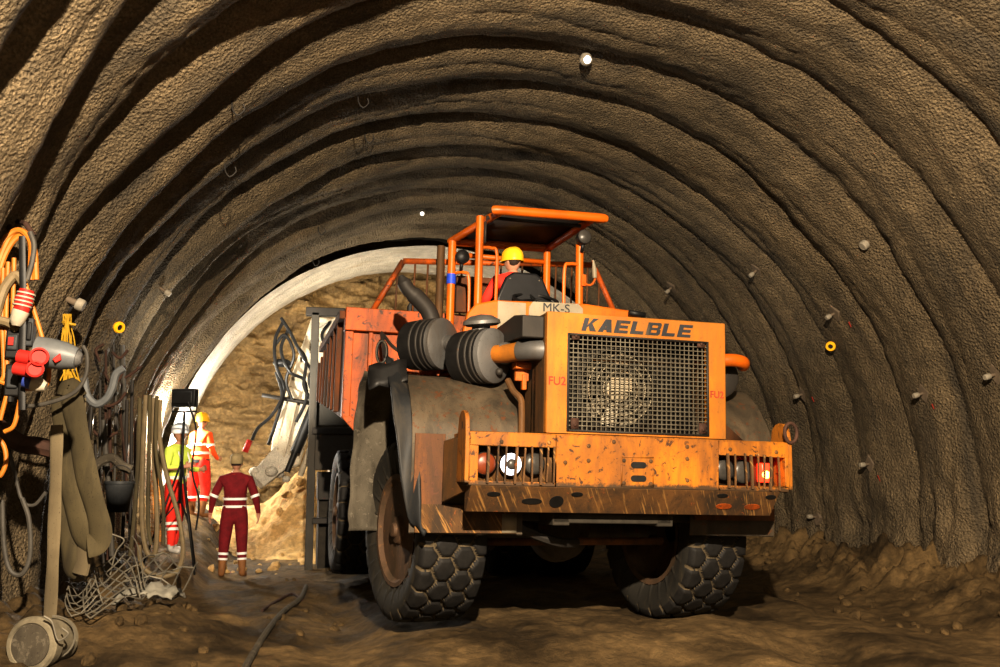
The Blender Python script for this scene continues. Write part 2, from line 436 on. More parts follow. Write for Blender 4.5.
# ---- floor
def sm(a, b, x): t = np.clip((x - a) / (b - a), 0, 1); return t * t * (3 - 2 * t)
def floor_h(x, y):
    x = np.asarray(x, float); y = np.asarray(y, float)
    h = .045 * fbm(x * .7, y * .45, 1, 4) + .022 * fbm(x * 3.2, y * 2.6, 3, 4)
    h += .05 * (np.abs(fbm(x * 1.6, y * 1.2, 9, 3))) * 1.0
    h -= .10 * np.exp(-((x - .35 - .08 * np.sin(y * .7)) / .32) ** 2) * (1 - sm(14, 15, y))
    h -= .06 * np.exp(-((x - 4.6 - .10 * (y - 9)) / .4) ** 2)
    h += .05 * np.exp(-((x - 5.2 - .10 * (y - 9)) / .3) ** 2) + .05 * np.exp(-((x - 3.9 - .10 * (y - 9)) / .3) ** 2)
    edge = np.abs(fbm(x * 2.2, y * 2.2, 14, 4))
    h += sm(6.3, 7.9, x) * (.42 + .45 * edge)
    h += (1 - sm(-2.6, -1.5, x)) * (.20 + .25 * edge)
    h += .26 * np.exp(-(((x + 1.45) / .75) ** 2 + ((y - 9.2) / 1.0) ** 2)) + .10 * edge * np.exp(-(((x + 1.2) / .9) ** 2 + ((y - 10) / 2.0) ** 2))
    h += (1 - sm(-1.55, -1.1, x)) * sm(12.2, 13.6, y) * .26
    h += .14 * np.exp(-(((x - .25) / .45) ** 2 + ((y - 13.2) / .8) ** 2))
    h += .09 * sm(.6, 1.2, x) * (1 - sm(4.6, 5.4, x)) * sm(7.6, 8.4, y)
    h += .55 * (1 - sm(-1.9, -1.0, x)) * sm(15.5, 18, y)
    return h
Xg, Yg = np.meshgrid(np.arange(-3.4, 8.5, .035), np.concatenate([np.linspace(-4.5, 6.4, 50), np.arange(6.5, 24.6, .04)]))
struct(grid_obj('floor', Xg, Yg, floor_h(Xg, Yg), M['ground']))
def fh(x, y): return float(floor_h(x, y))

# ---- muck pile
def pile_h(x, y):
    d = np.exp(-(((x - .35) / 1.15) ** 2 + ((y - 19.6) / 1.75) ** 2))
    d2 = np.exp(-(((x + 1.7) / .95) ** 2 + ((y - 19.6) / 1.5) ** 2))
    d3 = np.exp(-(((x - 3.2) / 2.2) ** 2 + ((y - 20.4) / 1.6) ** 2))
    h = 1.75 * d + .95 * d2 + 1.2 * d3
    h = h + .10 * fbm(x * 2, y * 2, 5, 5) + .06 * np.abs(fbm(x * 5, y * 5, 2, 3))
    return h - .22
Xg, Yg = np.meshgrid(np.arange(-2.75, 7.2, .045), np.arange(15.6, 23.4, .045))
Zp = np.maximum(pile_h(Xg, Yg), -.3)
po = grid_obj('sand_pile', Xg, Yg, Zp, M['sand'])
bm = bmesh.new(); bm.from_mesh(po.data)
low = floor_h(Xg, Yg).ravel() - .08
bm.verts.ensure_lookup_table(); zz = Zp.ravel()
bmesh.ops.delete(bm, geom=[v for v in bm.verts if zz[v.index] < low[v.index] or v.co.y > 23.3 or v.co.x > 3.2 or v.co.x < -2.55], context='VERTS')
bm.to_mesh(po.data); bm.free()
tag(po, 'bright heap of excavated sand at the tunnel face behind the maroon worker', 'sand')
exec_pile = lambda x, y: max(float(pile_h(np.array(x), np.array(y))), fh(x, y))
for i in range(46):
    x = random.uniform(-1.6, 2.2); y = random.uniform(14.9, 19.4)
    if abs(x + .95) < .3 and y < 15.4: continue
    r = random.uniform(.03, .12)
    z = exec_pile(x, y)
    b = MB(); b.ball((0, 0, 0), r, n=8, sc=(1, random.uniform(.6, 1), random.uniform(.5, .8)))
    o = b.build('rock', M['sand'], auto=False, smooth=False); o.location = (x, y, z + r * .15); o.rotation_euler = (random.random(), random.random(), random.random() * 6)
    me = o.data
    for v in me.vertices: v.co *= 1 + .25 * float(pn(v.co.x * 9 + i, v.co.y * 9, v.co.z * 9))
    tag(o, 'loose lump of spoil lying on or beside the sand heap', 'rock', 'loose lumps of spoil around the sand heap')

# ================================================================== DUMP TRUCK (local axes: x to the picture's right, y towards the back, z up)
TR = thing('dump_truck', 'worn orange mining dump truck facing the camera in the tunnel', 'truck', (2.69, 7.55, .10), (0, R(1.43), R(3)))
TRM = Matrix.Translation((2.69, 7.55, .10)) @ Matrix.Rotation(R(3), 4, 'Z') @ Matrix.Rotation(R(1.43), 4, 'Y')

# ---- bumper -----------------------------------------------------
b = MB()
zt, zb = 1.725, 1.30
b.box((-.70, 0, zb), (.755, .05, zt))                     # centre plate
b.box((-1.42, 0, 1.615), (-.70, .05, zt)); b.box((.755, 0, 1.60), (1.42, .05, zt))     # over the lamps
b.box((-1.42, 0, zb), (-.70, .05, 1.335)); b.box((.755, 0, zb), (1.42, .05, 1.345))
b.box((-1.42, 0, 1.335), (-1.345, .05, 1.615)); b.box((1.385, 0, 1.345), (1.42, .05, 1.60))
b.box((-1.42, .05, 1.69), (1.42, .62, zt))                # top ledge
b.box((-1.42, .05, zb), (-1.39, .55, zt)); b.box((1.39, .05, zb), (1.42, .55, zt))
bump_o = b.build('bumper', M['bumper'], TR, .006)
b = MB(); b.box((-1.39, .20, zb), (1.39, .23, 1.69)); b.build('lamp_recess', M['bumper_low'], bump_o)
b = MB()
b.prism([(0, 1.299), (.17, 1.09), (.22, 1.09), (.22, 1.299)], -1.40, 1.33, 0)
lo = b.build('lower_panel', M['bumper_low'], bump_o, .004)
def slant(x, t, off=.004):   # point on the slanted lower panel
    return Vector((x, .17 * t - off, 1.299 - .209 * t - off))
for (x, t, a, c, mt) in ((-1.20, .30, .055, .022, 'black'), (-.87, .55, .085, .03, 'black'), (-.66, .55, .06, .06, 'black'), (-.50, .25, .05, .022, 'black'),
                         (.80, .18, .05, .02, 'black'), (.85, .62, .075, .03, 'body'), (1.12, .62, .075, .03, 'body'), (1.26, .2, .05, .022, 'black')):
    q = MB(); nrm = Vector((0, -.209, -.17)).normalized(); tv = Vector((0, .17, -.209)).normalized()
    c0 = slant(x, t)
    vs = [c0 + Vector((1, 0, 0)) * a * math.cos(k * PI / 10) + tv * c * math.sin(k * PI / 10) for k in range(20)]
    q.add(vs + [v - nrm * .012 for v in vs], [tuple(range(20))] + [(k, (k + 1) % 20, (k + 1) % 20 + 20, k + 20) for k in range(20)])
    q.build('drain_hole', M[mt], lo, smooth=False)
# upright lugs with eyes at both ends
for x0, x1 in ((-1.455, -1.42), (1.42, 1.455)):
    q = MB(); yy = .02
    prof = [(yy - .02, zb + .02), (yy + .28, zb + .02), (yy + .28, 1.72)] + [(yy + .13 + .13 * math.cos(a), 1.80 + .10 * math.sin(a)) for a in [PI * k / 8 for k in range(0, 9)]] + [(yy - .02, 1.7)]
    q.prism(prof, x0, x1, 0); q.build('end_lug', M['bumper'], bump_o, .004)
q = MB()
ring = [(1.44 + .06 * math.cos(a), -.01, 1.81 + .085 * math.sin(a)) for a in [2 * PI * k / 16 for k in range(17)]]
q.tube(ring, .016, 8); q.build('shackle', M['rusty'], bump_o)
# middle step pocket
for z in (1.495, 1.385):
    q = MB(); vs = [(.02 + (.04 if math.cos(a) > 0 else -.04) + .028 * math.cos(a), -.006, z + .026 * math.sin(a)) for a in [2 * PI * k / 20 for k in range(20)]]
    q.add(vs + [(x, .01, z2) for x, y, z2 in vs], [tuple(range(20))] + [(k, (k + 1) % 20, (k + 1) % 20 + 20, k + 20) for k in range(20)])
    q.build('slot', M['black'], bump_o, smooth=False)
q = MB()
for sx in (-.13, .15):
    q.box((sx - .006, -.005, 1.32), (sx + .006, 0, 1.56))
for z in (1.32, 1.56): q.box((-.13, -.005, z - .005), (.156, 0, z + .005))
q.build('slot_frame', M['bumper'], bump_o)
for (x, z) in [(-.11, 1.53), (.13, 1.53), (-.11, 1.345), (.13, 1.345), (-.42, 1.64), (-.42, 1.52), (.46, 1.66), (.46, 1.56), (.46, 1.38), (-.62, 1.5), (-1.16, 1.65), (-.76, 1.655), (.86, 1.65), (1.3, 1.64), (-.2, 1.68)]:
    q = MB(); q.lathe([(.017, 0), (.017, .007), (.010, .011)], (x, 0, z), (0, -1, 0), 8); q.build('bolt', M['bumper_low'], bump_o)
# lamps
def lamp(x, z, r, m, name, rim='steel'):
    q = MB(); q.lathe([(r * .9, .0), (r * 1.10, .05), (r * 1.10, .07), (r * 1.02, .085), (r * 1.0, .08)], (x, .20, z), (0, -1, 0), 24, cap=False)
    o = q.build(name, M[rim], bump_o)
    q = MB(); q.lathe([(r, 0), (r * .9, .012), (r * .6, .022), (.002, .028)], (x, .122, z), (0, -1, 0), 24); q.build('lens', M[m], o)
    return o
lamp(-1.26, 1.475, .088, 'lens_amber', 'turn_signal')
h1 = lamp(-1.045, 1.475, .088, 'head_on', 'headlight', 'chrome')
q = MB(); q.ball((-1.045, .09, 1.475), .045, sc=(1, .6, 1)); q.build('bulb_cap', M['lens_grey'], h1)
lamp(-.845, 1.485, .085, 'lens_grey', 'headlight')
lamp(.87, 1.48, .088, 'lens_grey', 'headlight')
lamp(1.05, 1.465, .095, 'lens_grey', 'headlight')
rl = MB(); rl.box((1.215, .10, 1.38), (1.305, .19, 1.545)); rlo = rl.build('red_lamp', M['red_on'], bump_o, .012)
rl = MB(); rl.ball((1.258, .097, 1.445), .034, sc=(1.2, .4, 1)); rl.build('bulb', M['red_core'], rlo)
for xs in ((-1.27, -1.19, -1.125, -1.04, -.97, -.905, -.83, -.775, -.72), (.835, .90, 1.0, 1.055, 1.12, 1.175, 1.235, 1.315)):
    for i, x in enumerate(xs):
        q = MB(); w = .012 if i % 3 else .018; dz = random.uniform(-.015, .015); tx = random.uniform(-.008, .008)
        q.tube([(x + tx, -.012, 1.325 + dz), (x, -.018, 1.46), (x - tx, -.012, 1.615 + dz)], [(w * .55, w * .8)] * 3, 4)
        q.build('guard_bar', M['bumper_low'], bump_o)

# ---- hood / radiator -------------------------------------------------
HX0, HX1, HZ0, HZ1, HY = -.73, .935, 1.745, 2.775, .20
b = MB()
gx0, gx1, gz0, gz1 = -.535, .752, 1.775, 2.585
def ring_frame(b, o, i, y0, y1):
    vs = []
    for y in (y0, y1):
        for (x0, x1, z0, z1) in (o, i): vs += [(x0, y, z0), (x1, y, z0), (x1, y, z1), (x0, y, z1)]
    fs = []
    for k in range(4):
        l = (k + 1) % 4
        fs += [(k, l, 4 + l, 4 + k), (8 + k, 12 + k, 12 + l, 8 + l), (k, 8 + k, 8 + l, l), (4 + k, 4 + l, 12 + l, 12 + k)]
    b.add(vs, fs)
ring_frame(b, (HX0, HX1, HZ0, HZ1), (gx0, gx1, gz0, gz1), HY, HY + .06)
hood = b.build('radiator_surround', M['hood'], TR, .008)
b = MB()
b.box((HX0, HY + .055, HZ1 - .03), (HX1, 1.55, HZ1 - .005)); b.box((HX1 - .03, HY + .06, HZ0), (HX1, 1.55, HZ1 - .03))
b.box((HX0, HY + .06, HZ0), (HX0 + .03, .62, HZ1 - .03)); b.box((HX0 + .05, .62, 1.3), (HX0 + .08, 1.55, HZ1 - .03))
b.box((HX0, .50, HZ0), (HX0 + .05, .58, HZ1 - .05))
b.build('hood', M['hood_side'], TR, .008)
b = MB(); b.box((gx0 - .02, HY + .34, gz0 - .02), (gx1 + .02, HY + .40, gz1 + .02)); b.build('radiator_core', M['core'], TR)
# fan shroud, blades
b = MB(); fc = (.0, 2.155)
b.lathe([(.42, .0), (.40, .10), (.36, .14), (.355, .0)], (fc[0], HY + .33, fc[1]), (0, -1, 0), 40, cap=False); fs = b.build('fan_shroud', M['core'], TR)
for k in range(10):
    a = 2 * PI * k / 10
    q = MB(); d = Vector((math.cos(a), 0, math.sin(a))); t = Vector((-math.sin(a), 0, math.cos(a)))
    c = Vector((fc[0], HY + .24, fc[1]))
    vs = [c + d * .08 - t * .035 + Vector((0, .02, 0)), c + d * .08 + t * .035 - Vector((0, .02, 0)), c + d * .33 + t * .085 - Vector((0, .03, 0)), c + d * .33 - t * .05 + Vector((0, .03, 0))]
    q.add(vs, [(0, 1, 2, 3)]); q.build('fan_blade', M['mesh'], fs, smooth=False)
b = MB(); b.lathe([(.11, 0), (.11, .06), (.07, .09), (.04, .10)], (fc[0], HY + .26, fc[1]), (0, -1, 0), 24); b.build('fan_hub', M['plate_white'], fs)
b = MB()
for r in (.16, .23, .30): b.tube([(fc[0] + r * math.cos(a), HY + .15, fc[1] + r * math.sin(a)) for a in [2 * PI * k / 32 for k in range(33)]], .005, 5)
b.box((fc[0] - .10, HY + .14, fc[1] - .02), (fc[0] + .10, HY + .155, fc[1] + .10)); b.build('fan_guard', M['plate_white'], fs)
# woven wire grille
b = MB(); nx, nz = 30, 21
for i in range(nx + 1):
    x = gx0 + (gx1 - gx0) * i / nx
    b.box((x - .0037, HY + .004, gz0), (x + .0037, HY + .012, gz1))
for k in range(nz + 1):
    z = gz0 + (gz1 - gz0) * k / nz
    b.box((gx0, HY - .003, z - .0037), (gx1, HY + .005, z + .0037))
gr = b.build('grille', M['mesh'], TR, smooth=False)
b = MB(); b.tube([(gx0 + .22, HY + .03, 2.385), (gx1, HY + .03, 2.395)], .010, 6); b.build('grille_rod', M['hood_side'], gr)
b = MB()
for x0, x1 in ((gx0 - .012, gx0 + .006), (gx1 - .006, gx1 + .012)): b.box((x0, HY - .012, gz0 - .012), (x1, HY + .004, gz1 + .012))
for z0, z1 in ((gz0 - .012, gz0 + .004), (gz1 - .004, gz1 + .012)): b.box((gx0, HY - .012, z0), (gx1, HY + .004, z1))
b.build('grille_frame', M['steel'], gr)
for x, z in ((gx0 + .02, gz0 + .01), (gx1 - .09, gz0 + .01), (gx0 + .02, gz1 - .045), (gx1 - .10, gz1 - .045)):
    q = MB(); q.box((x, HY - .024, z), (x + .07, HY - .008, z + (.09 if z < 2 else .035))); q.lathe([(.012, 0), (.012, .012)], (x + .035, HY - .024, z + .03), (0, -1, 0), 8); q.build('grille_bracket', M['rusty'], gr)
face = Matrix(((1, 0, 0, 0), (0, 0, -1, 0), (0, 1, 0, 0), (0, 0, 0, 1)))
def on_face(x, y, z): return Matrix.Translation((x, y, z)) @ Matrix.Rotation(R(90), 4, 'X')
def block_word(word, x0, z0, h, lw, gap, st, sh, y0, y1, m, parent):
    G = {'K': [[(0, 0), (st, 0), (st, h), (0, h)], [(st, .42 * h), (lw - 1.15 * st, h), (lw, h), (st * 1.0, .30 * h)], [(st * 1.1, .58 * h), (st * 1.9, .62 * h), (lw * 1.04, 0), (lw - 1.25 * st, 0)]],
         'A': [[(0, 0), (st * 1.1, 0), (lw * .62, h), (lw * .34, h)], [(lw * .34, h), (lw * .74, h), (lw, 0), (lw - st * 1.1, 0)], [(lw * .2, .18 * h), (lw * .85, .18 * h), (lw * .8, .38 * h), (lw * .25, .38 * h)]],
         'L': [[(0, 0), (st, 0), (st, h), (0, h)], [(st, 0), (lw * .95, 0), (lw * .95, .25 * h), (st, .25 * h)]],
         'E': [[(0, 0), (st, 0), (st, h), (0, h)]] + [[(st, a * h), (w * lw, a * h), (w * lw, c * h), (st, c * h)] for a, c, w in ((0, .22, .98), (.39, .61, .9), (.78, 1, .98))],
         'B': [[(0, 0), (st, 0), (st, h), (0, h)]] + [[(st, a * h), (w * lw, a * h), (w * lw, c * h), (st, c * h)] for a, c, w in ((0, .2, .88), (.41, .59, .88), (.8, 1, .88))] +
              [[(lw * .74, .2 * h), (lw * .88, 0), (lw, .12 * h), (lw, .42 * h), (lw * .88, .5 * h), (lw * .74, .41 * h)], [(lw * .74, .59 * h), (lw * .88, .5 * h), (lw * .98, .58 * h), (lw * .98, .88 * h), (lw * .88, h), (lw * .74, .8 * h)]]}
    x = x0; b = MB()
    for ci, ch in enumerate(word):
        for pi, poly in enumerate(G[ch]):
            b.prism([(x + px + sh * pz, z0 + pz) for px, pz in poly], y0 - .0004 * pi, y1, 1)
        x += lw + gap
    return b.build('lettering', m, parent, smooth=False)
block_word('KAELBLE', -.425, 2.625, .112, .128, .020, .042, .28, HY - .004, HY, M['letter'], hood)
text_mesh('FU2', .10, .0015, 'stencil', M['letter_red'], hood, on_face(-.635, HY - .002, 2.18), shear=0, offset=.001, sx=.95)
text_mesh('FU2', .085, .0015, 'stencil', M['letter_red'], hood, on_face(.845, HY - .002, 2.13), shear=0, offset=.001, sx=.95)

# ---- cowl in front of the cab with model plate ----------------------------
b = MB()
cw = [(-1.16, 2.45), (-1.16, 2.78), (-1.12, 2.95), (-1.04, 3.05), (-.85, 3.10), (.10, 3.13), (.62, 3.09), (.75, 2.95), (.75, 2.45)]
b.prism(cw, 1.56, 1.66, 1); b.box((-1.10, 1.66, 2.45), (.70, 1.76, 2.98))
cowl = b.build('cowl', M['orange'], TR, .02, seg=3)
b = MB(); b.box((-.82, 1.552, 2.80), (-.53, 1.562, 3.09)); b.build('worn_patch', M['plate_white'], cowl, .003)
b = MB()
pl = [(-.50, 2.94), (-.50, 3.05), (-.46, 3.11), (.02, 3.12), (.07, 3.07), (.07, 2.97), (.03, 2.94)]
b.prism(pl, 1.548, 1.562, 1); mp = b.build('model_plate', M['plate_white'], cowl, .003)
text_mesh('MK-S', .125, .002, 'lettering', M['letter'], mp, on_face(-.215, 1.544, 3.055), offset=0, sx=1.05)
b = MB(); b.tube([(.55, 1.5, 3.06), (.72, 1.5, 3.04)], .03, 10); b.build('warning_lamp', M['black'], TR)

# ---- cab -----------------------------------------------------
cabf = thing  # (no extra root: parts hang on the truck)
PF = [(-.985, 1.72), (.20, 1.95)]; 
FL = (-.985, 1.72); FRt = (.115, 1.80); RL = (-1.09, 2.62); RR = (.045, 2.72)
def post(x, y, z0, z1, r=.042, m='tube', nm='cab_post'):
    q = MB(); q.tube([(x, y, z0), (x, y, z1)], r, 14); return q.build(nm, M[m], TR)
p_fl = post(*FL, 2.95, 3.98); p_fr = post(*FRt, 2.95, 3.80); p_rl = post(-1.085, 2.60, 2.55, 3.92, .045); p_rr = post(*RR, 2.9, 3.95)
post(-1.175, 2.78, 2.6, 3.90, .045, 'hood_side')
# roof frame
zf, zr = 4.06, 3.99
b = MB()
A_, B_, C_, D_ = Vector((-.785, 1.60, zf - .03)), Vector((.235, 1.60, zf - .01)), Vector((.06, 2.74, zr - .02)), Vector((-1.085, 2.70, zr - .05))
b.tube(bez([A_ + Vector((-.02, .04, 0)), A_, B_, B_ + Vector((0, .04, 0))], 6), .048, 14)
b.tube([A_, D_], .042, 12); b.tube([B_ + Vector((-.03, 0, 0)), C_], .042, 12); b.tube([D_, C_], .046, 12)
rf = b.build('roof_frame', M['tube'], TR)
b = MB(); b.add([A_ + Vector((.0, .05, .03)), B_ + Vector((-.03, .05, .03)), C_ + Vector((0, 0, .04)), D_ + Vector((0, 0, .04)),
                 A_ + Vector((.0, .05, .045)), B_ + Vector((-.03, .05, .045)), C_ + Vector((0, 0, .055)), D_ + Vector((0, 0, .055))],
                [(3, 2, 1, 0), (4, 5, 6, 7), (0, 1, 5, 4), (1, 2, 6, 5), (2, 3, 7, 6), (3, 0, 4, 7)]); b.build('roof_plate', M['steel'], TR)
b = MB(); b.tube([(-.90, 1.80, 4.0), (.12, 1.80, 4.0)], .02, 8); b.build('roof_crossbar', M['steel'], TR)
b = MB(); b.tube([(-1.05, 2.70, 3.80), (.05, 2.72, 3.80)], .03, 8); b.build('rear_crossbar', M['tube'], TR)
b = MB(); b.lathe([(.052, 0), (.052, .11)], (-1.085, 2.60, 3.44), (0, 0, 1), 16, cap=False); b.build('tape_band', M['blue'], p_rl)
b = MB(); b.box((-.945, 1.66, 3.70), (-.93, 1.78, 3.92)); b.build('clip_plate', M['steel'], p_fl)
# handrails
for pts in ([(-1.06, 2.58, 3.56), (-.97, 2.5, 3.56), (-.91, 2.5, 3.49), (-.90, 2.5, 3.0)],
            [(-.95, 1.72, 3.66), (-.86, 1.72, 3.66), (-.80, 1.72, 3.60), (-.80, 1.72, 3.08)],
            [(.10, 1.78, 3.58), (-.0, 1.78, 3.58), (-.055, 1.78, 3.52), (-.06, 1.78, 3.06)]):
    q = MB(); q.tube(bez(pts, 6), .018, 8); q.build('handrail', M['tube'], TR)
# work lamps on the posts
def ball_lamp(c, r, m):
    q = MB(); q.lathe([(.004, -.11), (r * .55, -.10), (r * .92, -.05), (r, 0), (r, .02), (r * .93, .03)], c, (0.05, -1, 0.05), 24); o = q.build('work_lamp', M['black'], TR)
    q = MB(); q.lathe([(r * .93, .028), (r * .7, .045), (.003, .055)], c, (0.05, -1, 0.05), 24); q.build('lens', M[m], o)
    q = MB(); q.tube([(c[0], c[1] + .02, c[2] - r * .9), (c[0], c[1] + .06, c[2] - r - .06)], .02, 8); q.build('bracket', M['black'], o)
ball_lamp((.115, 1.68, 3.85), .078, 'lens_grey'); ball_lamp((-1.0, 2.45, 3.72), .078, 'black')
# mirror hook on right post
q = MB(); q.tube(bez([(.13, 1.75, 3.38), (.21, 1.72, 3.36), (.25, 1.70, 3.42), (.25, 1.70, 3.50), (.225, 1.70, 3.62)], 5), .012, 8); q.box((.12, 1.74, 3.35), (.17, 1.80, 3.47)); ho = q.build('mirror_arm', M['tube'], TR)
q = MB(); q.tube([(.245, 1.69, 3.43), (.24, 1.69, 3.52), (.225, 1.69, 3.62)], [.022, .026, .008], 8); q.build('mirror_stub', M['plate_white'], ho)
# floor, seat, steering wheel, dash
b = MB(); b.box((-1.1, 1.7, 2.50), (.3, 3.0, 2.60)); b.build('cab_floor', M['steel'], TR)
b = MB(); vs = [(-.68, 3.08), (-.70, 3.22), (-.60, 3.46), (-.52, 3.52), (-.26, 3.52), (-.19, 3.46), (-.08, 3.22), (-.08, 3.08)]
b.prism(vs, 2.08, 2.16, 1); seat = b.build('seat_backrest', M['seat'], TR, .025, seg=3)
for x in (-.56, -.24):
    q = MB(); q.lathe([(.012, 0), (.009, .006)], (x, 2.078, 3.44), (0, -1, 0), 10); q.build('stud', M['chrome'], seat)
b = MB(); b.box((-.66, 2.18, 3.0), (-.12, 2.66, 3.10)); b.build('seat_cushion', M['seat'], TR, .03)
b = MB(); b.box((-.55, 2.2, 2.6), (-.2, 2.55, 3.0)); b.build('seat_base', M['black'], TR)
b = MB(); c = Vector((-.33, 1.90, 3.20)); ax = Vector((0, -.42, 1)).normalized(); u = Vector((1, 0, 0)); w = ax.cross(u)
b.tube([c + (u * math.cos(a) + w * math.sin(a)) * .23 for a in [2 * PI * k / 28 for k in range(29)]], .016, 8)
for k in range(3):
    a = R(90 + 120 * k); b.tube([c, c + (u * math.cos(a) + w * math.sin(a)) * .22], .012, 6)
b.tube([c, c - ax * .35], .025, 8); b.build('steering_wheel', M['black'], TR)

# ---- air filters, pipes, exhaust ---------------------------------------
def canister(cap_c, ax, L, r, nm='air_filter'):
    ax = Vector(ax).normalized(); c = Vector(cap_c)
    b = MB(); b.lathe([(r * .80, -L), (r * .97, -L + .03), (r, -L * .75), (r, -.03)], c, ax, 36); o = b.build(nm, M['black'], TR)
    b = MB(); b.lathe([(r * 1.02, -.06), (r * 1.02, -.01), (r * .90, .012), (r * .35, .03), (r * .33, .05), (r * .1, .055)], c, ax, 36); b.build('cap', M['steel' if r < .24 else 'grey'], o)
    for d in (.10, .16, .24):
        q = MB(); q.lathe([(r * 1.005, -d - .012), (r * 1.035, -d - .006), (r * 1.035, -d + .006), (r * 1.005, -d + .012)], c, ax, 36, cap=False); q.build('clamp_band', M['steel'], o)
    return o
fa = canister((-1.02, .82, 2.45), (.62, -.78, .0), .42, .245)
fb = canister((-1.39, 1.32, 2.60), (.66, -.75, .0), .42, .240)
b = MB(); b.ball((-.99, .78, 2.30), .035); b.build('valve', M['steel'], fa)
b = MB(); b.tube(bez([(-1.36, 1.26, 2.60), (-1.28, 1.16, 2.58), (-1.20, 1.10, 2.56), (-1.12, 1.05, 2.54)], 5), [.075] * 16, 16); b.build('link_pipe', M['grey'], TR)
b = MB(); b.tube(bez([(-1.03, .82, 2.46), (-.97, .66, 2.45), (-.86, .48, 2.46), (-.72, .36, 2.46), (-.60, .34, 2.46)], 6), .082, 20); ip = b.build('intake_pipe', M['hood'], TR)
b = MB(); b.tube([(-.88, .50, 2.46), (-.80, .40, 2.46), (-.70, .355, 2.46), (-.58, .34, 2.46)], .090, 20); b.build('rubber_sleeve', M['grey'], ip)
b = MB(); b.lathe([(.095, -.02), (.10, .02), (.09, .06)], (-.97, .71, 2.46), (.75, -.5, 0), 20); b.build('elbow_collar', M['grey'], ip)
b = MB(); b.tube([(-1.12, .98, 2.56), (-1.12, .98, 2.74)], [.10, .085], 16)
b.lathe([(.13, -.03), (.175, -.01), (.17, .02), (.10, .065), (.01, .08)], (-1.12, .96, 2.76), (-.12, -.1, 1), 28); b.build('rain_cap', M['grey'], fa)
b = MB(); b.tube(bez([(-1.40, 1.85, 2.55), (-1.40, 1.85, 2.80), (-1.45, 1.85, 2.98), (-1.56, 1.84, 3.10), (-1.68, 1.83, 3.20), (-1.76, 1.82, 3.33)], 6), [.085] * 12 + [.085] * 10 + [.07] * 6 + [.05, .035, .02], 18); b.build('exhaust_stack', M['steel'], TR)
# air duct box beside the hood
b = MB(); b.prism([(.27, 2.55), (.27, 2.74), (.55, 2.78), (1.40, 2.74), (1.40, 2.56), (.55, 2.56)], -.93, -.735, 0); b.build('air_duct', M['steel'], TR, .01)
b = MB(); b.prism([(-.86, 2.22), (-.735, 2.22), (-.735, 2.60), (-.86, 2.60)], .70, .76, 1); b.prism([(-.88, 2.32), (-.735, 2.32), (-.735, 2.38), (-.88, 2.38)], .62, .76, 1); b.box((-.80, .68, 2.14), (-.76, .74, 2.28)); b.build('bracket', M['orange'], TR, .006)
b = MB(); b.tube(bez([(-.93, .70, 2.22), (-.90, .62, 2.12), (-.85, .56, 2.05), (-.84, .55, 1.95), (-.84, .54, 1.72)], 5), .03, 10); b.build('coolant_pipe', M['hood_side'], TR)
# right side filter & pipe
fr_ = canister((1.17, .80, 2.36), (-.2, -.98, 0), .45, .20)
b = MB(); b.tube(bez([(.90, .72, 2.48), (1.05, .62, 2.49), (1.2, .58, 2.50), (1.32, .60, 2.49), (1.36, .66, 2.47)], 6), .062, 16); b.build('intake_pipe', M['tube'], TR)
b = MB(); b.lathe([(.19, -.02), (.20, .02), (.12, .05), (.02, .06)], (1.12, .85, 2.60), (.1, -.2, 1), 24); b.build('rain_cap', M['black'], fr_)
b = MB(); b.prism([(.93, 1.75), (1.30, 1.75), (.93, 2.05)], .55, .60, 1); b.build('gusset', M['fender_o'], TR)

# ---- fenders ------------------------------------------------------
def fender(sgn, xo, xi, name):
    s = sgn
    prof = [(.60, .89), (.60, 1.68), (.72, 1.95), (.95, 2.17), (1.25, 2.28), (2.15, 2.28), (2.45, 2.1), (2.60, 1.8)]
    prof = bez([(p[0], p[1], 0) for p in prof], 3)
    b = MB(); n = 26
    xs = [xo + (xi - xo) * k / n for k in range(n + 1)]
    vs = []
    for off in (0, .014):
        for p in prof:
            for x in xs:
                dn = .025 * float(fbm(x * 2.2 + 5, p[0] * 2.2 + p[1] * 1.3, 4, 3))
                vs.append((x, p.x + off + dn, p.y - off * .5 + dn * .5))
    m = len(prof); w = n + 1; fs = []
    for l in (0, 1):
        for i in range(m - 1):
            for j in range(n):
                a = l * m * w + i * w + j; fs.append((a, a + 1, a + w + 1, a + w))
    b.add(vs, fs); return b.build(name, M['fender'], TR, auto=False)
fl = fender(1, -1.78, -.80, 'fender')
# rusty lower front plates, side step box
b = MB(); b.box((-1.74, .565, .895), (-.86, .585, 1.13)); b.build('fender_skirt', M['bumper_low'], fl, .003)
b = MB(); b.box((-1.76, .57, 1.12), (-1.50, .592, 1.72)); b.build('fender_edge', M['fender_o'], fl, .003)
b = MB(); b.box((-.99, .562, .90), (-.86, .566, 1.06)); b.build('worn_patch', M['plate_white'], fl)
b = MB(); b.add([(-1.53, .50, 1.66), (-1.38, .10, 1.72), (-1.38, .10, 1.28), (-1.53, .50, 1.15), (-1.50, .52, 1.66), (-1.35, .12, 1.72), (-1.35, .12, 1.28), (-1.50, .52, 1.15)],
                [(0, 1, 2, 3), (7, 6, 5, 4), (0, 4, 5, 1), (1, 5, 6, 2), (2, 6, 7, 3), (3, 7, 4, 0)]); b.build('side_plate', M['hood_side'], TR, .004)
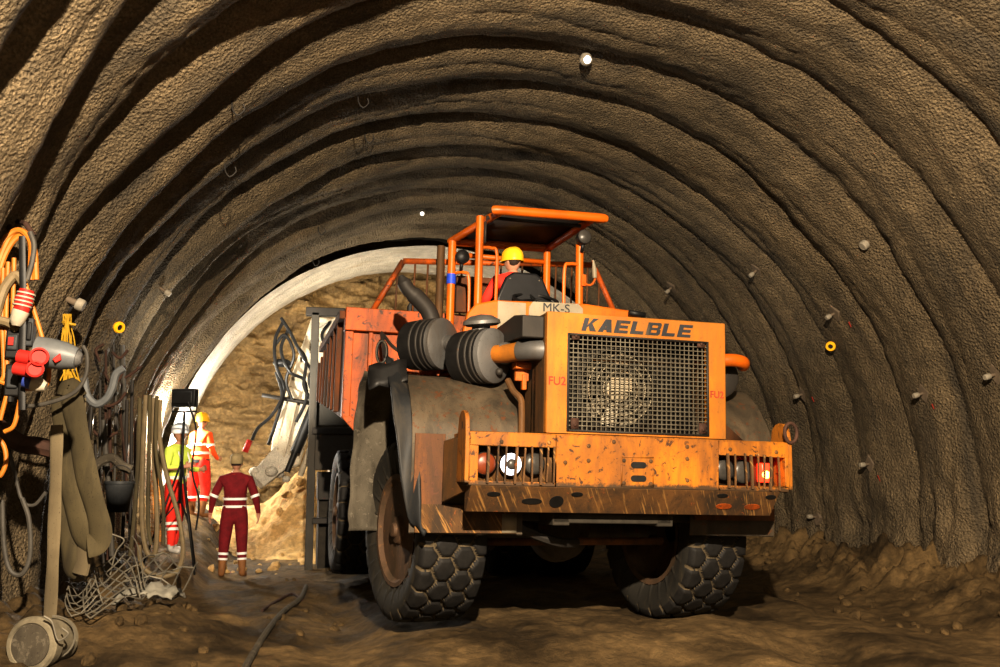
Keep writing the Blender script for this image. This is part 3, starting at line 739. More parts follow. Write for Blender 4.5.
# inner wheel-arch sheet behind the wheel, mud caked
b = MB(); n = 18
pr = [(1.30, 2.24), (1.9, 2.27), (2.35, 2.12), (2.58, 1.85), (2.66, 1.5), (2.66, .95)]
pr = bez([(p[0], p[1], 0) for p in pr], 4)
vs = []; 
for p in pr:
    for k in range(n + 1):
        x = -2.02 + 1.2 * k / n
        vs.append((x, p.x + .03 * float(pn(x * 3, p.y * 3, 1)), p.y + .03 * float(pn(x * 3, p.x * 3, 7))))
b.add(vs, [(i * (n + 1) + j, i * (n + 1) + j + 1, (i + 1) * (n + 1) + j + 1, (i + 1) * (n + 1) + j) for i in range(len(pr) - 1) for j in range(n)])
b.build('wheel_arch', M['arch'], fl, auto=False)
b = MB(); vs = []
pr = bez([(1.35, 2.30, 0), (1.75, 2.12, 0), (1.98, 1.8, 0), (2.10, 1.4, 0), (2.12, 1.0, 0), (2.10, .82, 0)], 5)
for i, p in enumerate(pr):
    for k in range(7):
        x = -2.14 + .34 * k / 6 + .008 * math.sin(i * 1.1 + 1) * (k == 0)
        vs.append((x, p.x + .05 * float(pn(x * 4, p.y * 3, 1)) - .25 * (k / 6 - .5) ** 2, p.y))
b.add(vs, [(i * 7 + j, i * 7 + j + 1, (i + 1) * 7 + j + 1, (i + 1) * 7 + j) for i in range(len(pr) - 1) for j in range(6)])
sg = b.build('splash_guard', M['arch2'], fl, auto=False); so_ = sg.modifiers.new('s', 'SOLIDIFY'); so_.thickness = .015
# hanging rubber flap on the fender edge
b = MB(); n = 8
pth = bez([(-1.87, 1.18, 2.38), (-1.86, .98, 2.22), (-1.84, .80, 2.02), (-1.81, .66, 1.72), (-1.785, .60, 1.45), (-1.77, .57, 1.20), (-1.73, .56, .98), (-1.66, .56, .885)], 4)
vs = []
for i, p in enumerate(pth):
    t = i / (len(pth) - 1); wd = .15 + .04 * math.sin(t * 5) - .06 * max(0, t - .75) * 4
    for k in range(n + 1):
        u = k / n
        vs.append((p.x - wd * .55 + wd * u, p.y - .02 - .03 * math.sin(u * 3 + t * 6) + .12 * (1 - u) * (1 - t), p.z + .02 * math.sin(u * 6 + i) + (0.10 * (u - .6)) * (1 - t) * -1))
b.add(vs, [(i * (n + 1) + j, i * (n + 1) + j + 1, (i + 1) * (n + 1) + j + 1, (i + 1) * (n + 1) + j) for i in range(len(pth) - 1) for j in range(n)])
fo = b.build('mud_flap', M['flap'], fl, auto=False); so = fo.modifiers.new('s', 'SOLIDIFY'); so.thickness = .02
b = MB(); vs = []
for i in range(5):
    for k in range(5): vs.append((-2.12 + .34 * k / 4, 1.10 - .03 * i + .04 * math.sin(k * 1.9 + i), 2.40 - .055 * i + .018 * math.sin(k * 2.3 + i * 1.4) - .02 * (4 - k)))
b.add(vs, [(i * 5 + j, i * 5 + j + 1, i * 5 + j + 6, i * 5 + j + 5) for i in range(4) for j in range(4)])
fo = b.build('torn_rubber', M['black'], fl, auto=False); so = fo.modifiers.new('s', 'SOLIDIFY'); so.thickness = .02
# lashing chain / strap on the body front
b = MB(); b.tube(bez([(-1.78, 2.9, 2.90), (-1.80, 2.5, 2.66), (-1.82, 2.2, 2.52), (-1.84, 1.6, 2.45)], 5), .022, 8); b.tube(bez([(-1.76, 2.9, 2.88), (-1.70, 2.6, 2.72), (-1.55, 2.5, 2.60)], 5), .018, 8); b.build('tie_strap', M['steel'], TR)
b = MB(); b.tube([(-1.90 + .05 * math.cos(a), 1.9, 2.56 + .11 * math.sin(a)) for a in [2 * PI * k / 16 for k in range(17)]], .016, 8); b.build('shackle', M['chrome'], TR)
frr = fender(-1, .78, 1.62, 'fender')
b = MB(); b.box((.80, .55, 1.03), (1.60, .575, 1.16)); b.build('fender_skirt', M['fender_o'], frr, .003)

# ---- wheels ------------------------------------------------------
def tyre_mesh(r=.83, w=.64, dual=False):
    na, nw = 300, 54
    n1, n2 = 23, 4
    # staggered lug centres
    rs = np.random.RandomState(3); P = []
    xs = [-.40, -.145, .145, .40]
    for c, x in enumerate(xs):
        for k in range(n1): P.append(((k + .5 * (c % 2) + rs.uniform(-.05, .05)) * 2 * PI / n1 * r, x * w * 1.0))
    P = np.array(P); C = 2 * PI * r
    prof = []   # (x, radius) along the section
    sec = [(-.40, -.335), (-.46, -.26), (-.5, -.16), (-.5, -.08), (-.455, -.018)]
    crown = [(-.455 + .91 * t, -.018 * (2 * abs(t - .5)) ** 2.5) for t in np.linspace(0, 1, 40)][1:-1]
    full = sec + crown + [(-a, b) for a, b in sec[::-1]]
    full = np.array(full); nw = len(full)
    A, J = np.meshgrid(np.linspace(0, 2 * PI, na, endpoint=False), np.arange(nw), indexing='ij')
    X = full[J, 0] * w; D = full[J, 1]
    a_ = A * r; 
    dx = (X[..., None] - P[:, 1]) * 1.15; da = np.abs(a_[..., None] - P[:, 0]); da = np.minimum(da, C - da)
    # zigzag metric -> hexagonal blocks
    dist = np.sort((np.abs(dx) ** 1.5 + da ** 1.5) ** (1 / 1.5), -1)
    gap = dist[..., 1] - dist[..., 0]
    lug = np.clip((gap - .022) / .018, 0, 1)
    tread = (np.abs(X) < .47 * w)
    side = (np.abs(full[J, 0]) >= .45)
    h = np.where(tread, (lug - 1) * .038, 0.0)
    h = np.where((~tread) & (D > -.16), (lug - 1) * .03, h)
    Rr = r + D + h
    co = np.stack([X, Rr * np.cos(A), Rr * np.sin(A)], -1).reshape(-1, 3)
    fs = []; ms = []
    lg = lug
    for i in range(na):
        i2 = (i + 1) % na
        for j in range(nw - 1):
            fs.append((i * nw + j, i2 * nw + j, i2 * nw + j + 1, i * nw + j + 1))
            m = (lg[i, j] + lg[i2, j] + lg[i, j + 1] + lg[i2, j + 1]) / 4
            if j < 3 or j >= nw - 4: ms.append(2)
            else: ms.append(0 if m > .35 else 1)
    me = bpy.data.meshes.new('tyre'); me.from_pydata([tuple(c) for c in co], [], fs)
    me.polygons.foreach_set('material_index', ms); me.polygons.foreach_set('use_smooth', [True] * len(fs)); me.update()
    for m in ('rubber', 'mud', 'sidewall'): me.materials.append(M[m])
    return me
tyre_me = tyre_mesh()
def wheel(loc, rz, outer=-1, nm='wheel'):
    root = bpy.data.objects.new(nm, None); COL.objects.link(root); root.parent = TR; root.location = loc; root.rotation_euler = (0.1, 0, rz)
    t = bpy.data.objects.new('tyre', tyre_me); COL.objects.link(t); t.parent = root
    o = outer
    b = MB()
    b.lathe([(.50, .24), (.515, .285), (.475, .285), (.455, .25), (.43, .22), (.40, .20), (.30, .16), (.25, .17), (.22, .18), (.15, .18)], (0, 0, 0), (o, 0, 0), 40)
    b.lathe([(.50, -.24), (.51, -.28), (.46, -.27), (.44, -.14), (.10, .0)], (0, 0, 0), (o, 0, 0), 40, cap=False)
    b.build('rim', M['rim'], root)
    b = MB(); b.lathe([(.14, .15), (.14, .24), (.12, .27), (.07, .28), (.06, .31), (.03, .315)], (0, 0, 0), (o, 0, 0), 24); b.build('hub', M['rim'], root)
    for k in range(10):
        a = 2 * PI * k / 10; q = MB(); q.lathe([(.016, 0), (.016, .035), (.01, .04)], (o * .17, .205 * math.cos(a), .205 * math.sin(a)), (o, 0, 0), 8); q.build('wheel_nut', M['hood_side'], root)
    return root
WZ = .86
wheel((-1.48, 1.60, WZ), R(11), -1); wheel((1.08, 1.66, WZ), R(10), 1)
for y in (5.75,):
    wheel((-1.64, y, WZ), 0, -1, 'rear_wheel'); wheel((-.98, y, WZ), 0, -1, 'rear_wheel'); wheel((.52, y, WZ), 0, 1, 'rear_wheel'); wheel((1.23, y, WZ), 0, 1, 'rear_wheel')
# ---- chassis
b = MB(); b.box((-.62, .30, .98), (-.47, 7.0, 1.28)); b.box((.32, .30, .98), (.47, 7.0, 1.28)); b.box((-.62, .30, 1.0), (.47, .45, 1.28)); b.box((-.75, .62, 1.28), (.9, 3.0, 1.72)); b.build('chassis', M['under'], TR, .01)
b = MB(); b.tube([(-1.15, 1.62, WZ), (.85, 1.62, WZ)], [.13, .13], 16); b.lathe([(.12, -.28), (.26, -.2), (.30, 0), (.26, .2), (.12, .28)], (-.15, 1.62, WZ), (0, 1, 0), 24); b.build('front_axle', M['fender'], TR)
b = MB(); b.tube([(-1.0, 5.35, WZ), (.5, 5.35, WZ)], .15, 16); b.lathe([(.12, -.3), (.3, -.2), (.34, 0), (.3, .2), (.12, .3)], (-.3, 5.35, WZ), (0, 1, 0), 24); b.build('rear_axle', M['under'], TR)
b = MB(); b.tube([(-1.0, 1.2, .78), (.75, 1.2, .80)], .035, 10); b.tube([(-1.0, 1.2, .78), (-1.05, 1.5, .78)], .04, 10); b.tube([(.75, 1.2, .8), (.8, 1.5, .8)], .04, 10); b.build('tie_rod', M['fender_o'], TR)
b = MB(); b.box((.3, .66, 1.0), (.78, .74, 1.14)); b.build('spring_hanger', M['steel'], TR)
b = MB(); b.box((-.95, .66, 1.0), (-.5, .74, 1.16)); b.tube(bez([(-.9, .75, 1.0), (-.75, .72, .92), (-.45, .75, .82), (-.2, .9, .80)], 5), .045, 8); b.build('spring_hanger', M['steel'], TR)
b = MB()
for sx in (-.86, .80):
    for k in range(5): b.tube(bez([(sx, 1.0, 1.10 + k * .02 - .0), (sx, 1.62, 1.02 + k * .02), (sx, 2.3, 1.10 + k * .02)], 4), [(.04, .009)] * 9, 4, flat=(1, 0, 0))
b.build('leaf_spring', M['under'], TR)

# ---- dump body ------------------------------------------------------
BX0, BX1, BY = -2.15, 1.45, 3.20
b = MB()
cx = (BX0 + BX1) / 2
fw = [(BX0 + .03, 1.98), (BX0 + .03, 2.98), (BX1 - .03, 3.0), (BX1 - .03, 1.98), (BX1 - .36, 1.62), (BX0 + .36, 1.62)]
b.prism(fw, BY, BY + .05, 1)
b.box((BX0 - .01, BY - .10, 2.94), (BX1, BY + .1, 3.20))
b.box((BX0, BY - .05, 1.98), (BX0 + .09, BY + .05, 2.94)); b.box((BX1 - .09, BY - .05, 1.98), (BX1, BY + .05, 2.94))
b.box((BX0 + .26, BY - .05, 1.9), (BX0 + .31, BY + .02, 2.94))
b.add([(BX0, BY - .05, 1.98), (BX0 + .10, BY - .05, 2.0), (BX0 + .48, BY - .05, 1.62), (BX0 + .38, BY - .05, 1.58), (BX0, BY, 1.98), (BX0 + .10, BY, 2.0), (BX0 + .48, BY, 1.62), (BX0 + .38, BY, 1.58)],
      [(0, 1, 2, 3), (0, 4, 5, 1), (1, 5, 6, 2), (2, 6, 7, 3), (3, 7, 4, 0), (7, 6, 5, 4)])
for x in (-1.3, -.7, 0, .7): b.box((x, BY - .05, 1.62), (x + .08, BY, 2.94))
dbody = b.build('dump_body_front', M['body'], TR, .008)
b = MB()
# side walls with sloping tail
for x0, x1 in ((BX0, BX0 + .04), (BX1 - .04, BX1)):
    b.prism([(BY + .05, 3.18), (6.5, 2.98), (7.2, 2.6), (6.9, 2.42), (BY + .05, 2.0)], x0, x1, 0)
for s, xe, xc in ((1, BX0, BX0 + .38), (-1, BX1, BX1 - .38)):
    b.add([(xe, BY, 2.0), (xe, 6.9, 2.42), (xc, 6.9, 2.15), (xc, BY, 1.62), (xe + .03 * s, BY, 2.03), (xe + .03 * s, 6.9, 2.45), (xc + .02 * s, 6.9, 2.2), (xc + .02 * s, BY, 1.66)],
          [(0, 1, 2, 3), (7, 6, 5, 4), (0, 4, 5, 1), (1, 5, 6, 2), (2, 6, 7, 3), (3, 7, 4, 0)])
b.add([(BX0 + .38, BY, 1.62), (BX1 - .38, BY, 1.62), (BX1 - .38, 6.9, 2.15), (BX0 + .38, 6.9, 2.15), (BX0 + .38, BY, 1.68), (BX1 - .38, BY, 1.68), (BX1 - .38, 6.9, 2.2), (BX0 + .38, 6.9, 2.2)],
      [(3, 2, 1, 0), (4, 5, 6, 7), (0, 1, 5, 4), (1, 2, 6, 5), (2, 3, 7, 6), (3, 0, 4, 7)])
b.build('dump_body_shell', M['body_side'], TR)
for k in range(7):
    y = 3.55 + k * .5; zt_ = 3.15 - (y - 3.2) * .06; zb_ = 2.02 + (y - 3.2) * .11
    q = MB(); q.box((BX0 - .06, y, zb_), (BX0, y + .09, zt_)); q.build('side_rib', M['body_side'], TR, .006)
q = MB(); q.box((BX0 - .07, BY, 3.08), (BX0 + .02, 6.4, 3.17)); q.build('top_rail', M['body_side'], TR, .006)
# railing on the front lip
b = MB(); r_ = .035
b.tube([(-1.86, BY, 3.18), (-1.53, BY, 3.79)], r_, 8); b.tube([(-1.53, BY, 3.79), (.78, BY, 3.93)], r_, 8); b.tube([(.78, BY, 3.93), (1.14, BY, 3.2)], r_, 8)
rail = b.build('guard_rail', M['body'], TR)
for x in (-1.60, -1.40, -1.25, -1.06, -.85, -.62, -.38, -.12, .12, .3, .5, .70, .85, .98):
    zt2 = 3.79 + (x + 1.53) * .06
    if x < -1.53: zt2 = 3.62
    if x > .78: zt2 = 3.92 - (x - .78) * 2
    q = MB(); q.tube([(x, BY, 3.16), (x + .01, BY, zt2)], .012, 6); q.build('rail_bar', M['fender_o'], rail)
# spoil heap carried: dark lumps above the lip
b = MB(); b.prism([(-1.42, 3.2), (-1.42, 3.32), (-1.36, 3.42), (-1.28, 3.44), (-1.25, 3.2)], BY + .2, BY + .3, 1); b.build('rubber_pad', M['flap'], TR, .01)
b = MB(); b.box((-.95, 2.95, 3.2), (.05, 3.05, 3.62)); b.build('cab_back_plate', M['body_side'], TR, .01)
b = MB(); b.box((-1.6, 2.75, 1.6), (1.2, 3.05, 2.45)); b.build('tank', M['fender'], TR, .03)

# ================================================================== helper: a point seen at (px, py) at depth y, used to set out measured places
FWD = Vector((math.sin(PS) * math.cos(TH), math.cos(PS) * math.cos(TH), math.sin(TH)))
RGT = Vector((math.cos(PS), -math.sin(PS), 0)); UPV = RGT.cross(FWD)
def ray(px, py): return FWD + RGT * ((px - 500) / 950) - UPV * ((py - 333.5) / 950)
def at(px, py, y): r = ray(px, py); return Vector((0, 0, H)) + r * (y / r.y)
def on_wall(px, py, off=.03):
    """first place along the sight line that is `off` in front of the lining"""
    r = ray(px, py); lo = 3.0; y = 3.0
    while y < 22:
        p = at(px, py, y); a = math.atan2(p.z - CZ, p.x - CX)
        if a < -1.5: a += 2 * PI
        if math.hypot(p.x - CX, p.z - CZ) > float(lining(a, y)) - off: break
        y += .02
    return p

for i in range(70):
    k = i % 5
    if k < 3: x = random.uniform(5.6, 7.2); y = random.uniform(8.2, 14.5)
    elif k == 3: x = random.uniform(-1.9, -.7); y = random.uniform(7.9, 12.5)
    else: x = random.uniform(-.4, .5); y = random.uniform(9.5, 14)
    r = random.uniform(.025, .085) * (1 if k < 4 else .7)
    b = MB(); b.ball((0, 0, 0), r, n=8, sc=(1, random.uniform(.6, 1), random.uniform(.5, .8)))
    o = b.build('stone', M['ground'], auto=False, smooth=False); o.location = (x, y, fh(x, y) + r * .3); o.rotation_euler = (random.random(), random.random(), random.random() * 6)
    for v in o.data.vertices: v.co *= 1 + .3 * float(pn(v.co.x * 14 + i, v.co.y * 14, v.co.z * 14))
    tag(o, ['loose stone on the muddy floor at the foot of the right wall', 'loose stone on the mud mound at the left wall', 'small stone on the wheel track left of the truck'][0 if k < 3 else k - 2], 'stone', ['stones along the right wall', 'stones on the left mound', 'stones on the track'][0 if k < 3 else k - 2])

# ================================================================== PEOPLE
def person(name_label, loc, rz, pose, mats, extra=None, group=None, scale=1.0):
    """pose: dict of joints; figure faces local -Y. one continuous skinned surface"""
    root = thing('person', name_label, 'person', loc, (0, 0, rz))
    root.scale = (scale,) * 3
    J = {'pelvis': ((0, 0, .95), .155), 'waist': ((0, 0, 1.08), .145), 'chest': ((0, .0, 1.28), .165), 'upchest': ((0, .0, 1.42), .13), 'neck': ((0, -.0, 1.52), .058), 'headb': ((0, -.01, 1.58), .06)}
    for s, n in ((-1, 'r'), (1, 'l')):
        J['sh' + n] = ((s * .19, 0, 1.43), .075); J['el' + n] = ((s * .25, .02, 1.16), .052); J['wr' + n] = ((s * .27, -.03, .93), .033); J['pa' + n] = ((s * .275, -.04, .86), .034)
        J['hip' + n] = ((s * .095, 0, .89), .105); J['kn' + n] = ((s * .11, -.01, .50), .072); J['an' + n] = ((s * .12, .02, .12), .055); J['he' + n] = ((s * .12, .03, .055), .05); J['to' + n] = ((s * .135, -.16, .04), .042)
    for k, v in pose.items():
        if k == '_head': continue
        if isinstance(v[0], (tuple, list)): J[k] = v
        else: J[k] = (v, J[k][1])
    E = [('pelvis', 'waist'), ('waist', 'chest'), ('chest', 'upchest'), ('upchest', 'neck'), ('neck', 'headb')]
    for n in 'rl': E += [('upchest', 'sh' + n), ('sh' + n, 'el' + n), ('el' + n, 'wr' + n), ('wr' + n, 'pa' + n), ('pelvis', 'hip' + n), ('hip' + n, 'kn' + n), ('kn' + n, 'an' + n), ('an' + n, 'he' + n), ('he' + n, 'to' + n)]
    # five fingers on each hand
    for s, n in ((-1, 'r'), (1, 'l')):
        w = Vector(J['wr' + n][0]); p = Vector(J['pa' + n][0]); d = (p - w).normalized(); sd = d.cross(Vector((s, 0, 0))).normalized()
        inn = Vector((-s, 0, 0)); inn = (inn - d * inn.dot(d)).normalized(); sd = d.cross(inn).normalized()
        for i, L in enumerate((.070, .080, .075, .058)):
            b0 = p + sd * (.030 - .020 * i) + d * .022
            J[f'f{n}{i}a'] = (tuple(b0), .0095); J[f'f{n}{i}b'] = (tuple(b0 + d * L * .55 + inn * .008), .0088); J[f'f{n}{i}c'] = (tuple(b0 + d * L * .92 + inn * .030), .0075)
            E += [('pa' + n, f'f{n}{i}a'), (f'f{n}{i}a', f'f{n}{i}b'), (f'f{n}{i}b', f'f{n}{i}c')]
        t0 = w + (p - w) * .55 + sd * .03
        J[f't{n}a'] = (tuple(t0 + sd * .015), .012); J[f't{n}b'] = (tuple(t0 + sd * .032 + d * .035 + inn * .01), .010)
        E += [('pa' + n, f't{n}a'), (f't{n}a', f't{n}b')]
    keys = list(J); idx = {k: i for i, k in enumerate(keys)}
    me = bpy.data.meshes.new('sk'); me.from_pydata([J[k][0] for k in keys], [(idx[a], idx[c]) for a, c in E], [])
    o = bpy.data.objects.new('sk', me); COL.objects.link(o)
    sk = o.modifiers.new('skin', 'SKIN'); sk.use_smooth_shade = True
    for i, k in enumerate(keys):
        v = me.skin_vertices[0].data[i]; r = J[k][1]
        if k in ('waist', 'chest', 'upchest', 'pelvis'): v.radius = (r, r * .80)
        else: v.radius = (r, r)
        v.use_root = (k == 'pelvis')
    sb = o.modifiers.new('sub', 'SUBSURF'); sb.levels = 2; sb.render_levels = 2
    dg = bpy.context.evaluated_depsgraph_get(); m2 = bpy.data.meshes.new_from_object(o.evaluated_get(dg))
    bpy.data.objects.remove(o)
    # head welded on as part of the same mesh
    bm = bmesh.new(); bm.from_mesh(m2)
    hc = Vector(J['headb'][0]) + Vector((0, -.012, .085)); hr = pose.get('_head', 0); Rm = Matrix.Rotation(hr, 3, 'Z')
    nb = len(bm.verts)
    hv = bmesh.ops.create_uvsphere(bm, u_segments=32, v_segments=24, radius=1)['verts']
    for v in hv:
        x, y, z = v.co
        jaw = 1 - .22 * max(0, -z) ** 1.3
        X, Y, Z = x * .077 * jaw, y * .098 * (jaw if y > 0 else 1 - .1 * max(0, -z)), z * .118
        if y < -.5: 
            Y -= .022 * math.exp(-((x / .16) ** 2 + ((z + .12) / .20) ** 2))          # nose
            Y += .012 * (math.exp(-(((x - .38) / .18) ** 2 + ((z - .1) / .12) ** 2)) + math.exp(-(((x + .38) / .18) ** 2 + ((z - .1) / .12) ** 2)))   # eye sockets
            Y -= .006 * math.exp(-((x / .3) ** 2 + ((z + .5) / .07) ** 2)); Y += .006 * math.exp(-((x / .3) ** 2 + ((z + .43) / .03) ** 2))  # lips
        ear = math.exp(-(((y - .05) / .16) ** 2 + ((z + .02) / .26) ** 2)) * (abs(x) > .8)
        X += math.copysign(.018 * ear, x)
        v.co = hc + Rm @ Vector((X, Y, Z))
    bm.to_mesh(m2); bm.free()
    m2.name = 'body'
    body = link(m2, 'body', [M[mats['top']], M[mats['bottom']], M['skin'], M[mats['feet']], M['eye']], root)
    segs = []
    lab = {'pelvis': 1, 'waist': 0, 'chest': 0, 'upchest': 0, 'neck': 2, 'headb': 2}
    for a, c in E:
        if a[:2] in ('sh', 'el') or c[:2] == 'sh': L = 0
        elif a in ('waist', 'chest') or (a == 'pelvis' and c == 'waist'): L = 0
        elif c in ('neck',): L = 0
        elif c == 'headb': L = 2
        elif a[:2] == 'wr' or a[0] in 'ft' and a[:2] != 'to' or a[:2] == 'pa': L = 2
        elif a[:2] == 'kn': L = 1
        elif a[:2] in ('an', 'he'): L = 3
        else: L = 1
        segs.append((Vector(J[a][0]), Vector(J[c][0]), L))
    bootz = mats.get('bootz', .0)
    mi = []
    for p in m2.polygons:
        c = p.center; best = 9; L = 0
        if (c - hc).length < .15 and c.z > hc.z - .115: mi.append(2); continue
        for a, d, l in segs:
            ab = d - a; t = max(0, min(1, (c - a).dot(ab) / ab.length_squared)); q = (c - a - ab * t).length
            if q < best: best = q; L = l
        if L == 1 and c.z < bootz: L = 3
        if L == 0 and mats.get('short') and c.z < 1.18 and abs(c.x) > .2: L = 2
        mi.append(L)
    m2.polygons.foreach_set('material_index', mi); m2.update()
    for s in (-1, 1):
        q = MB(); q.ball(tuple(hc + Rm @ Vector((s * .030, -.088, .012))), .011); q.build('eye', M['eye'], body)
    q = MB(); q.ball(tuple(hc + Rm @ Vector((0, .012, .025))), 1, n=20, sc=(.082, .098, .105)); ho = q.build('hair', M['hair'], body)
    # keep hair off the face
    for v in ho.data.vertices:
        l = Rm.inverted() @ (v.co - hc)
        if l.y < -.02 and l.z < .07: v.co = hc + Rm @ Vector((l.x * .8, max(l.y, -.05), l.z))
    return root, body, J, hc, Rm
def ring_band(body, a, c, t, r0, h, name='reflective_band', m='reflect', sx=1.0, sy=1.0):
    a, c = Vector(a), Vector(c); p = a.lerp(c, t); ax = (c - a).normalized()
    q = MB(); n = 28; u = Vector((1, 0, 0)); u = (u - ax * u.dot(ax)).normalized(); w = ax.cross(u); vs = []
    for d, rr in ((-h / 2, 0), (-h / 2, .006), (h / 2, .006), (h / 2, 0)):
        for j in range(n):
            an = 2 * PI * j / n; vs.append(p + ax * d + u * (r0 * sx + rr) * math.cos(an) + w * (r0 * sy + rr) * math.sin(an))
    q.add(vs, [(i * n + j, i * n + (j + 1) % n, (i + 1) * n + (j + 1) % n, (i + 1) * n + j) for i in range(3) for j in range(n)])
    return q.build(name, M[m], body)
def hard_hat(body, hc, Rm, m, peak=True):
    q = MB(); n = 28; prof = [(.125, .015), (.122, .03), (.122, .07), (.112, .11), (.085, .145), (.045, .165), (.003, .170)]
    vs = []
    for r, h in prof:
        for j in range(n):
            a = 2 * PI * j / n; x, y = math.cos(a) * r * .92, math.sin(a) * r * 1.08
            if h < .02 and y < 0: y *= 1.30
            ridge = .006 if (abs(x) < .012 and .05 < h) else 0
            vs.append(hc + Rm @ Vector((x, y, h + ridge)))
    vs += [hc + Rm @ Vector((v[0], v[1], .005)) for v in [(math.cos(2 * PI * j / n) * .112, math.sin(2 * PI * j / n) * .128) for j in range(n)]]
    fs = [(i * n + j, i * n + (j + 1) % n, (i + 1) * n + (j + 1) % n, (i + 1) * n + j) for i in range(len(prof) - 1) for j in range(n)]
    k = len(prof) * n; fs += [(k + j, k + (j + 1) % n, (j + 1) % n, j) for j in range(n)]
    q.add(vs, fs); return q.build('hard_hat', M[m], body, auto=False)

# -- worker in maroon overalls, back to us
g = fh(-.93, 14.8)
rt_, bd, J, hc, Rm = person('worker in maroon overalls with reflective bands and a cap, back turned, before the sand heap', (-.93, 14.8, g + .0), R(180) - PS * .3,
    {'shr': (-.20, 0, 1.42), 'shl': (.20, 0, 1.42), 'elr': (-.30, .03, 1.16), 'ell': (.31, .02, 1.17), 'wrr': (-.34, -.05, .93), 'wrl': (.35, -.03, .94), 'par': (-.34, -.07, .86), 'pal': (.36, -.05, .87),
     'knr': (-.12, 0, .50), 'knl': (.13, 0, .50), 'anr': (-.14, .02, .12), 'anl': (.15, .02, .12), 'her': (-.14, .03, .05), 'hel': (.15, .03, .05), 'tor': (-.17, -.15, .04), 'tol': (.18, -.15, .04),
     'chest': ((0, 0, 1.28), .185), 'upchest': ((0, 0, 1.41), .15), 'waist': ((0, 0, 1.08), .165), 'pelvis': ((0, 0, .95), .17), 'hipr': ((-.10, 0, .87), .12), 'hipl': ((.10, 0, .87), .12), 'elr': ((-.30, .03, 1.16), .062), 'ell': ((.31, .02, 1.17), .062), 'knr': ((-.12, 0, .50), .088), 'knl': ((.13, 0, .5), .088)},
    dict(top='red_dark', bottom='red_dark', feet='boot', bootz=.27))
for z in (1.03, 1.14): ring_band(bd, (0, 0, .9), (0, 0, 1.4), (z - .9) / .5, .158, .035, sx=1.08, sy=.88)
for n in 'rl':
    ring_band(bd, J['sh' + n][0], J['el' + n][0], .93, .060, .04); ring_band(bd, J['kn' + n][0], J['an' + n][0], .40, .068, .035); ring_band(bd, J['kn' + n][0], J['an' + n][0], .60, .063, .03)
q = MB(); n = 24; vs = []
for r, h in ((.096, -.01), (.102, .05), (.098, .10), (.07, .135), (.003, .145)):
    for j in range(n):
        a = 2 * PI * j / n; vs.append(hc + Rm @ Vector((math.cos(a) * r * .93, math.sin(a) * r * 1.08 + .005, h)))
q.add(vs, [(i * n + j, i * n + (j + 1) % n, (i + 1) * n + (j + 1) % n, (i + 1) * n + j) for i in range(4) for j in range(n)])
pk = [hc + Rm @ Vector((x, y, z)) for x, y, z in ((-.08, -.07, .02), (-.05, -.15, .0), (.05, -.15, .0), (.08, -.07, .02), (-.08, -.07, .03), (-.05, -.15, .01), (.05, -.15, .01), (.08, -.07, .03))]
q.add(pk, [(3, 2, 1, 0), (4, 5, 6, 7), (0, 1, 5, 4), (1, 2, 6, 5), (2, 3, 7, 6), (3, 0, 4, 7)]); q.build('cap', M['cap'], bd, auto=False)

# -- worker in white helmet and hi-vis vest, facing the tripod
x, y = -1.72, 14.35; g = .40
rt_, bd, J, hc, Rm = person('worker in white helmet, bright vest and red trousers standing behind the lamp tripod', (x, y, g), R(62),
    {'elr': (-.27, -.02, 1.18), 'ell': (.26, -.04, 1.17), 'wrr': (-.20, -.24, 1.20), 'wrl': (.20, -.26, 1.16), 'par': (-.17, -.31, 1.22), 'pal': (.17, -.33, 1.18),
     'knr': ((-.11, -.03, .50), .085), 'knl': ((.12, .03, .50), .085), 'anr': (-.12, -.05, .12), 'anl': (.13, .08, .12), 'her': (-.12, -.03, .05), 'hel': (.13, .10, .05), 'tor': (-.13, -.21, .04), 'tol': (.14, -.08, .04),
     'hipr': ((-.10, 0, .88), .12), 'hipl': ((.10, 0, .88), .12), '_head': R(-10)},
    dict(top='vest', bottom='red', feet='shoe', bootz=.10, short=True))
hard_hat(bd, hc, Rm, 'helmet_w')
for z in (1.05, 1.20): ring_band(bd, (0, 0, .9), (0, 0, 1.4), (z - .9) / .5, .15, .045, sx=1.06, sy=.86)
for s in (-1, 1): q = MB(); q.tube([(s * .10, -.125, 1.05), (s * .10, -.135, 1.3), (s * .11, -.06, 1.475), (s * .11, .06, 1.475), (s * .10, .135, 1.3), (s * .10, .125, 1.05)], [(.022, .008)] * 6, 6, flat=(1, 0, 0)); q.build('reflective_band', M['reflect'], bd)
for n in 'rl':
    for t in (.22, .42): ring_band(bd, J['kn' + n][0], J['an' + n][0], t, .078, .04)
q = MB(); q.prism([(-.13, 1.2), (.12, 1.2), (.11, 1.44), (-.10, 1.44)], .118, .135, 1); q.build('back_panel', M['plug_blue'], bd, .02)

# -- worker in yellow helmet and orange jacket, standing up on the heap
x, y = -1.72, 17.5; g = exec_pile(x, y); print('pile', g)
rt_, bd, J, hc, Rm = person('worker in yellow helmet and orange jacket with reflective bands, farthest from the camera', (x, y, max(g, .55)), R(140),
    {'elr': (-.27, .0, 1.18), 'ell': (.28, -.03, 1.17), 'wrr': (-.25, -.16, 1.02), 'wrl': (.24, -.18, 1.04), 'par': (-.24, -.23, 1.02), 'pal': (.22, -.25, 1.04),
     'knr': ((-.12, -.05, .50), .09), 'knl': ((.13, .02, .50), .09), 'tor': (-.15, -.15, .04), 'chest': ((0, 0, 1.28), .18), 'waist': ((0, 0, 1.08), .16), 'hipr': ((-.10, 0, .88), .125), 'hipl': ((.10, 0, .88), .125), '_head': R(25)},
    dict(top='orangecloth', bottom='red', feet='boot', bootz=.30))
hard_hat(bd, hc, Rm, 'helmet_y')
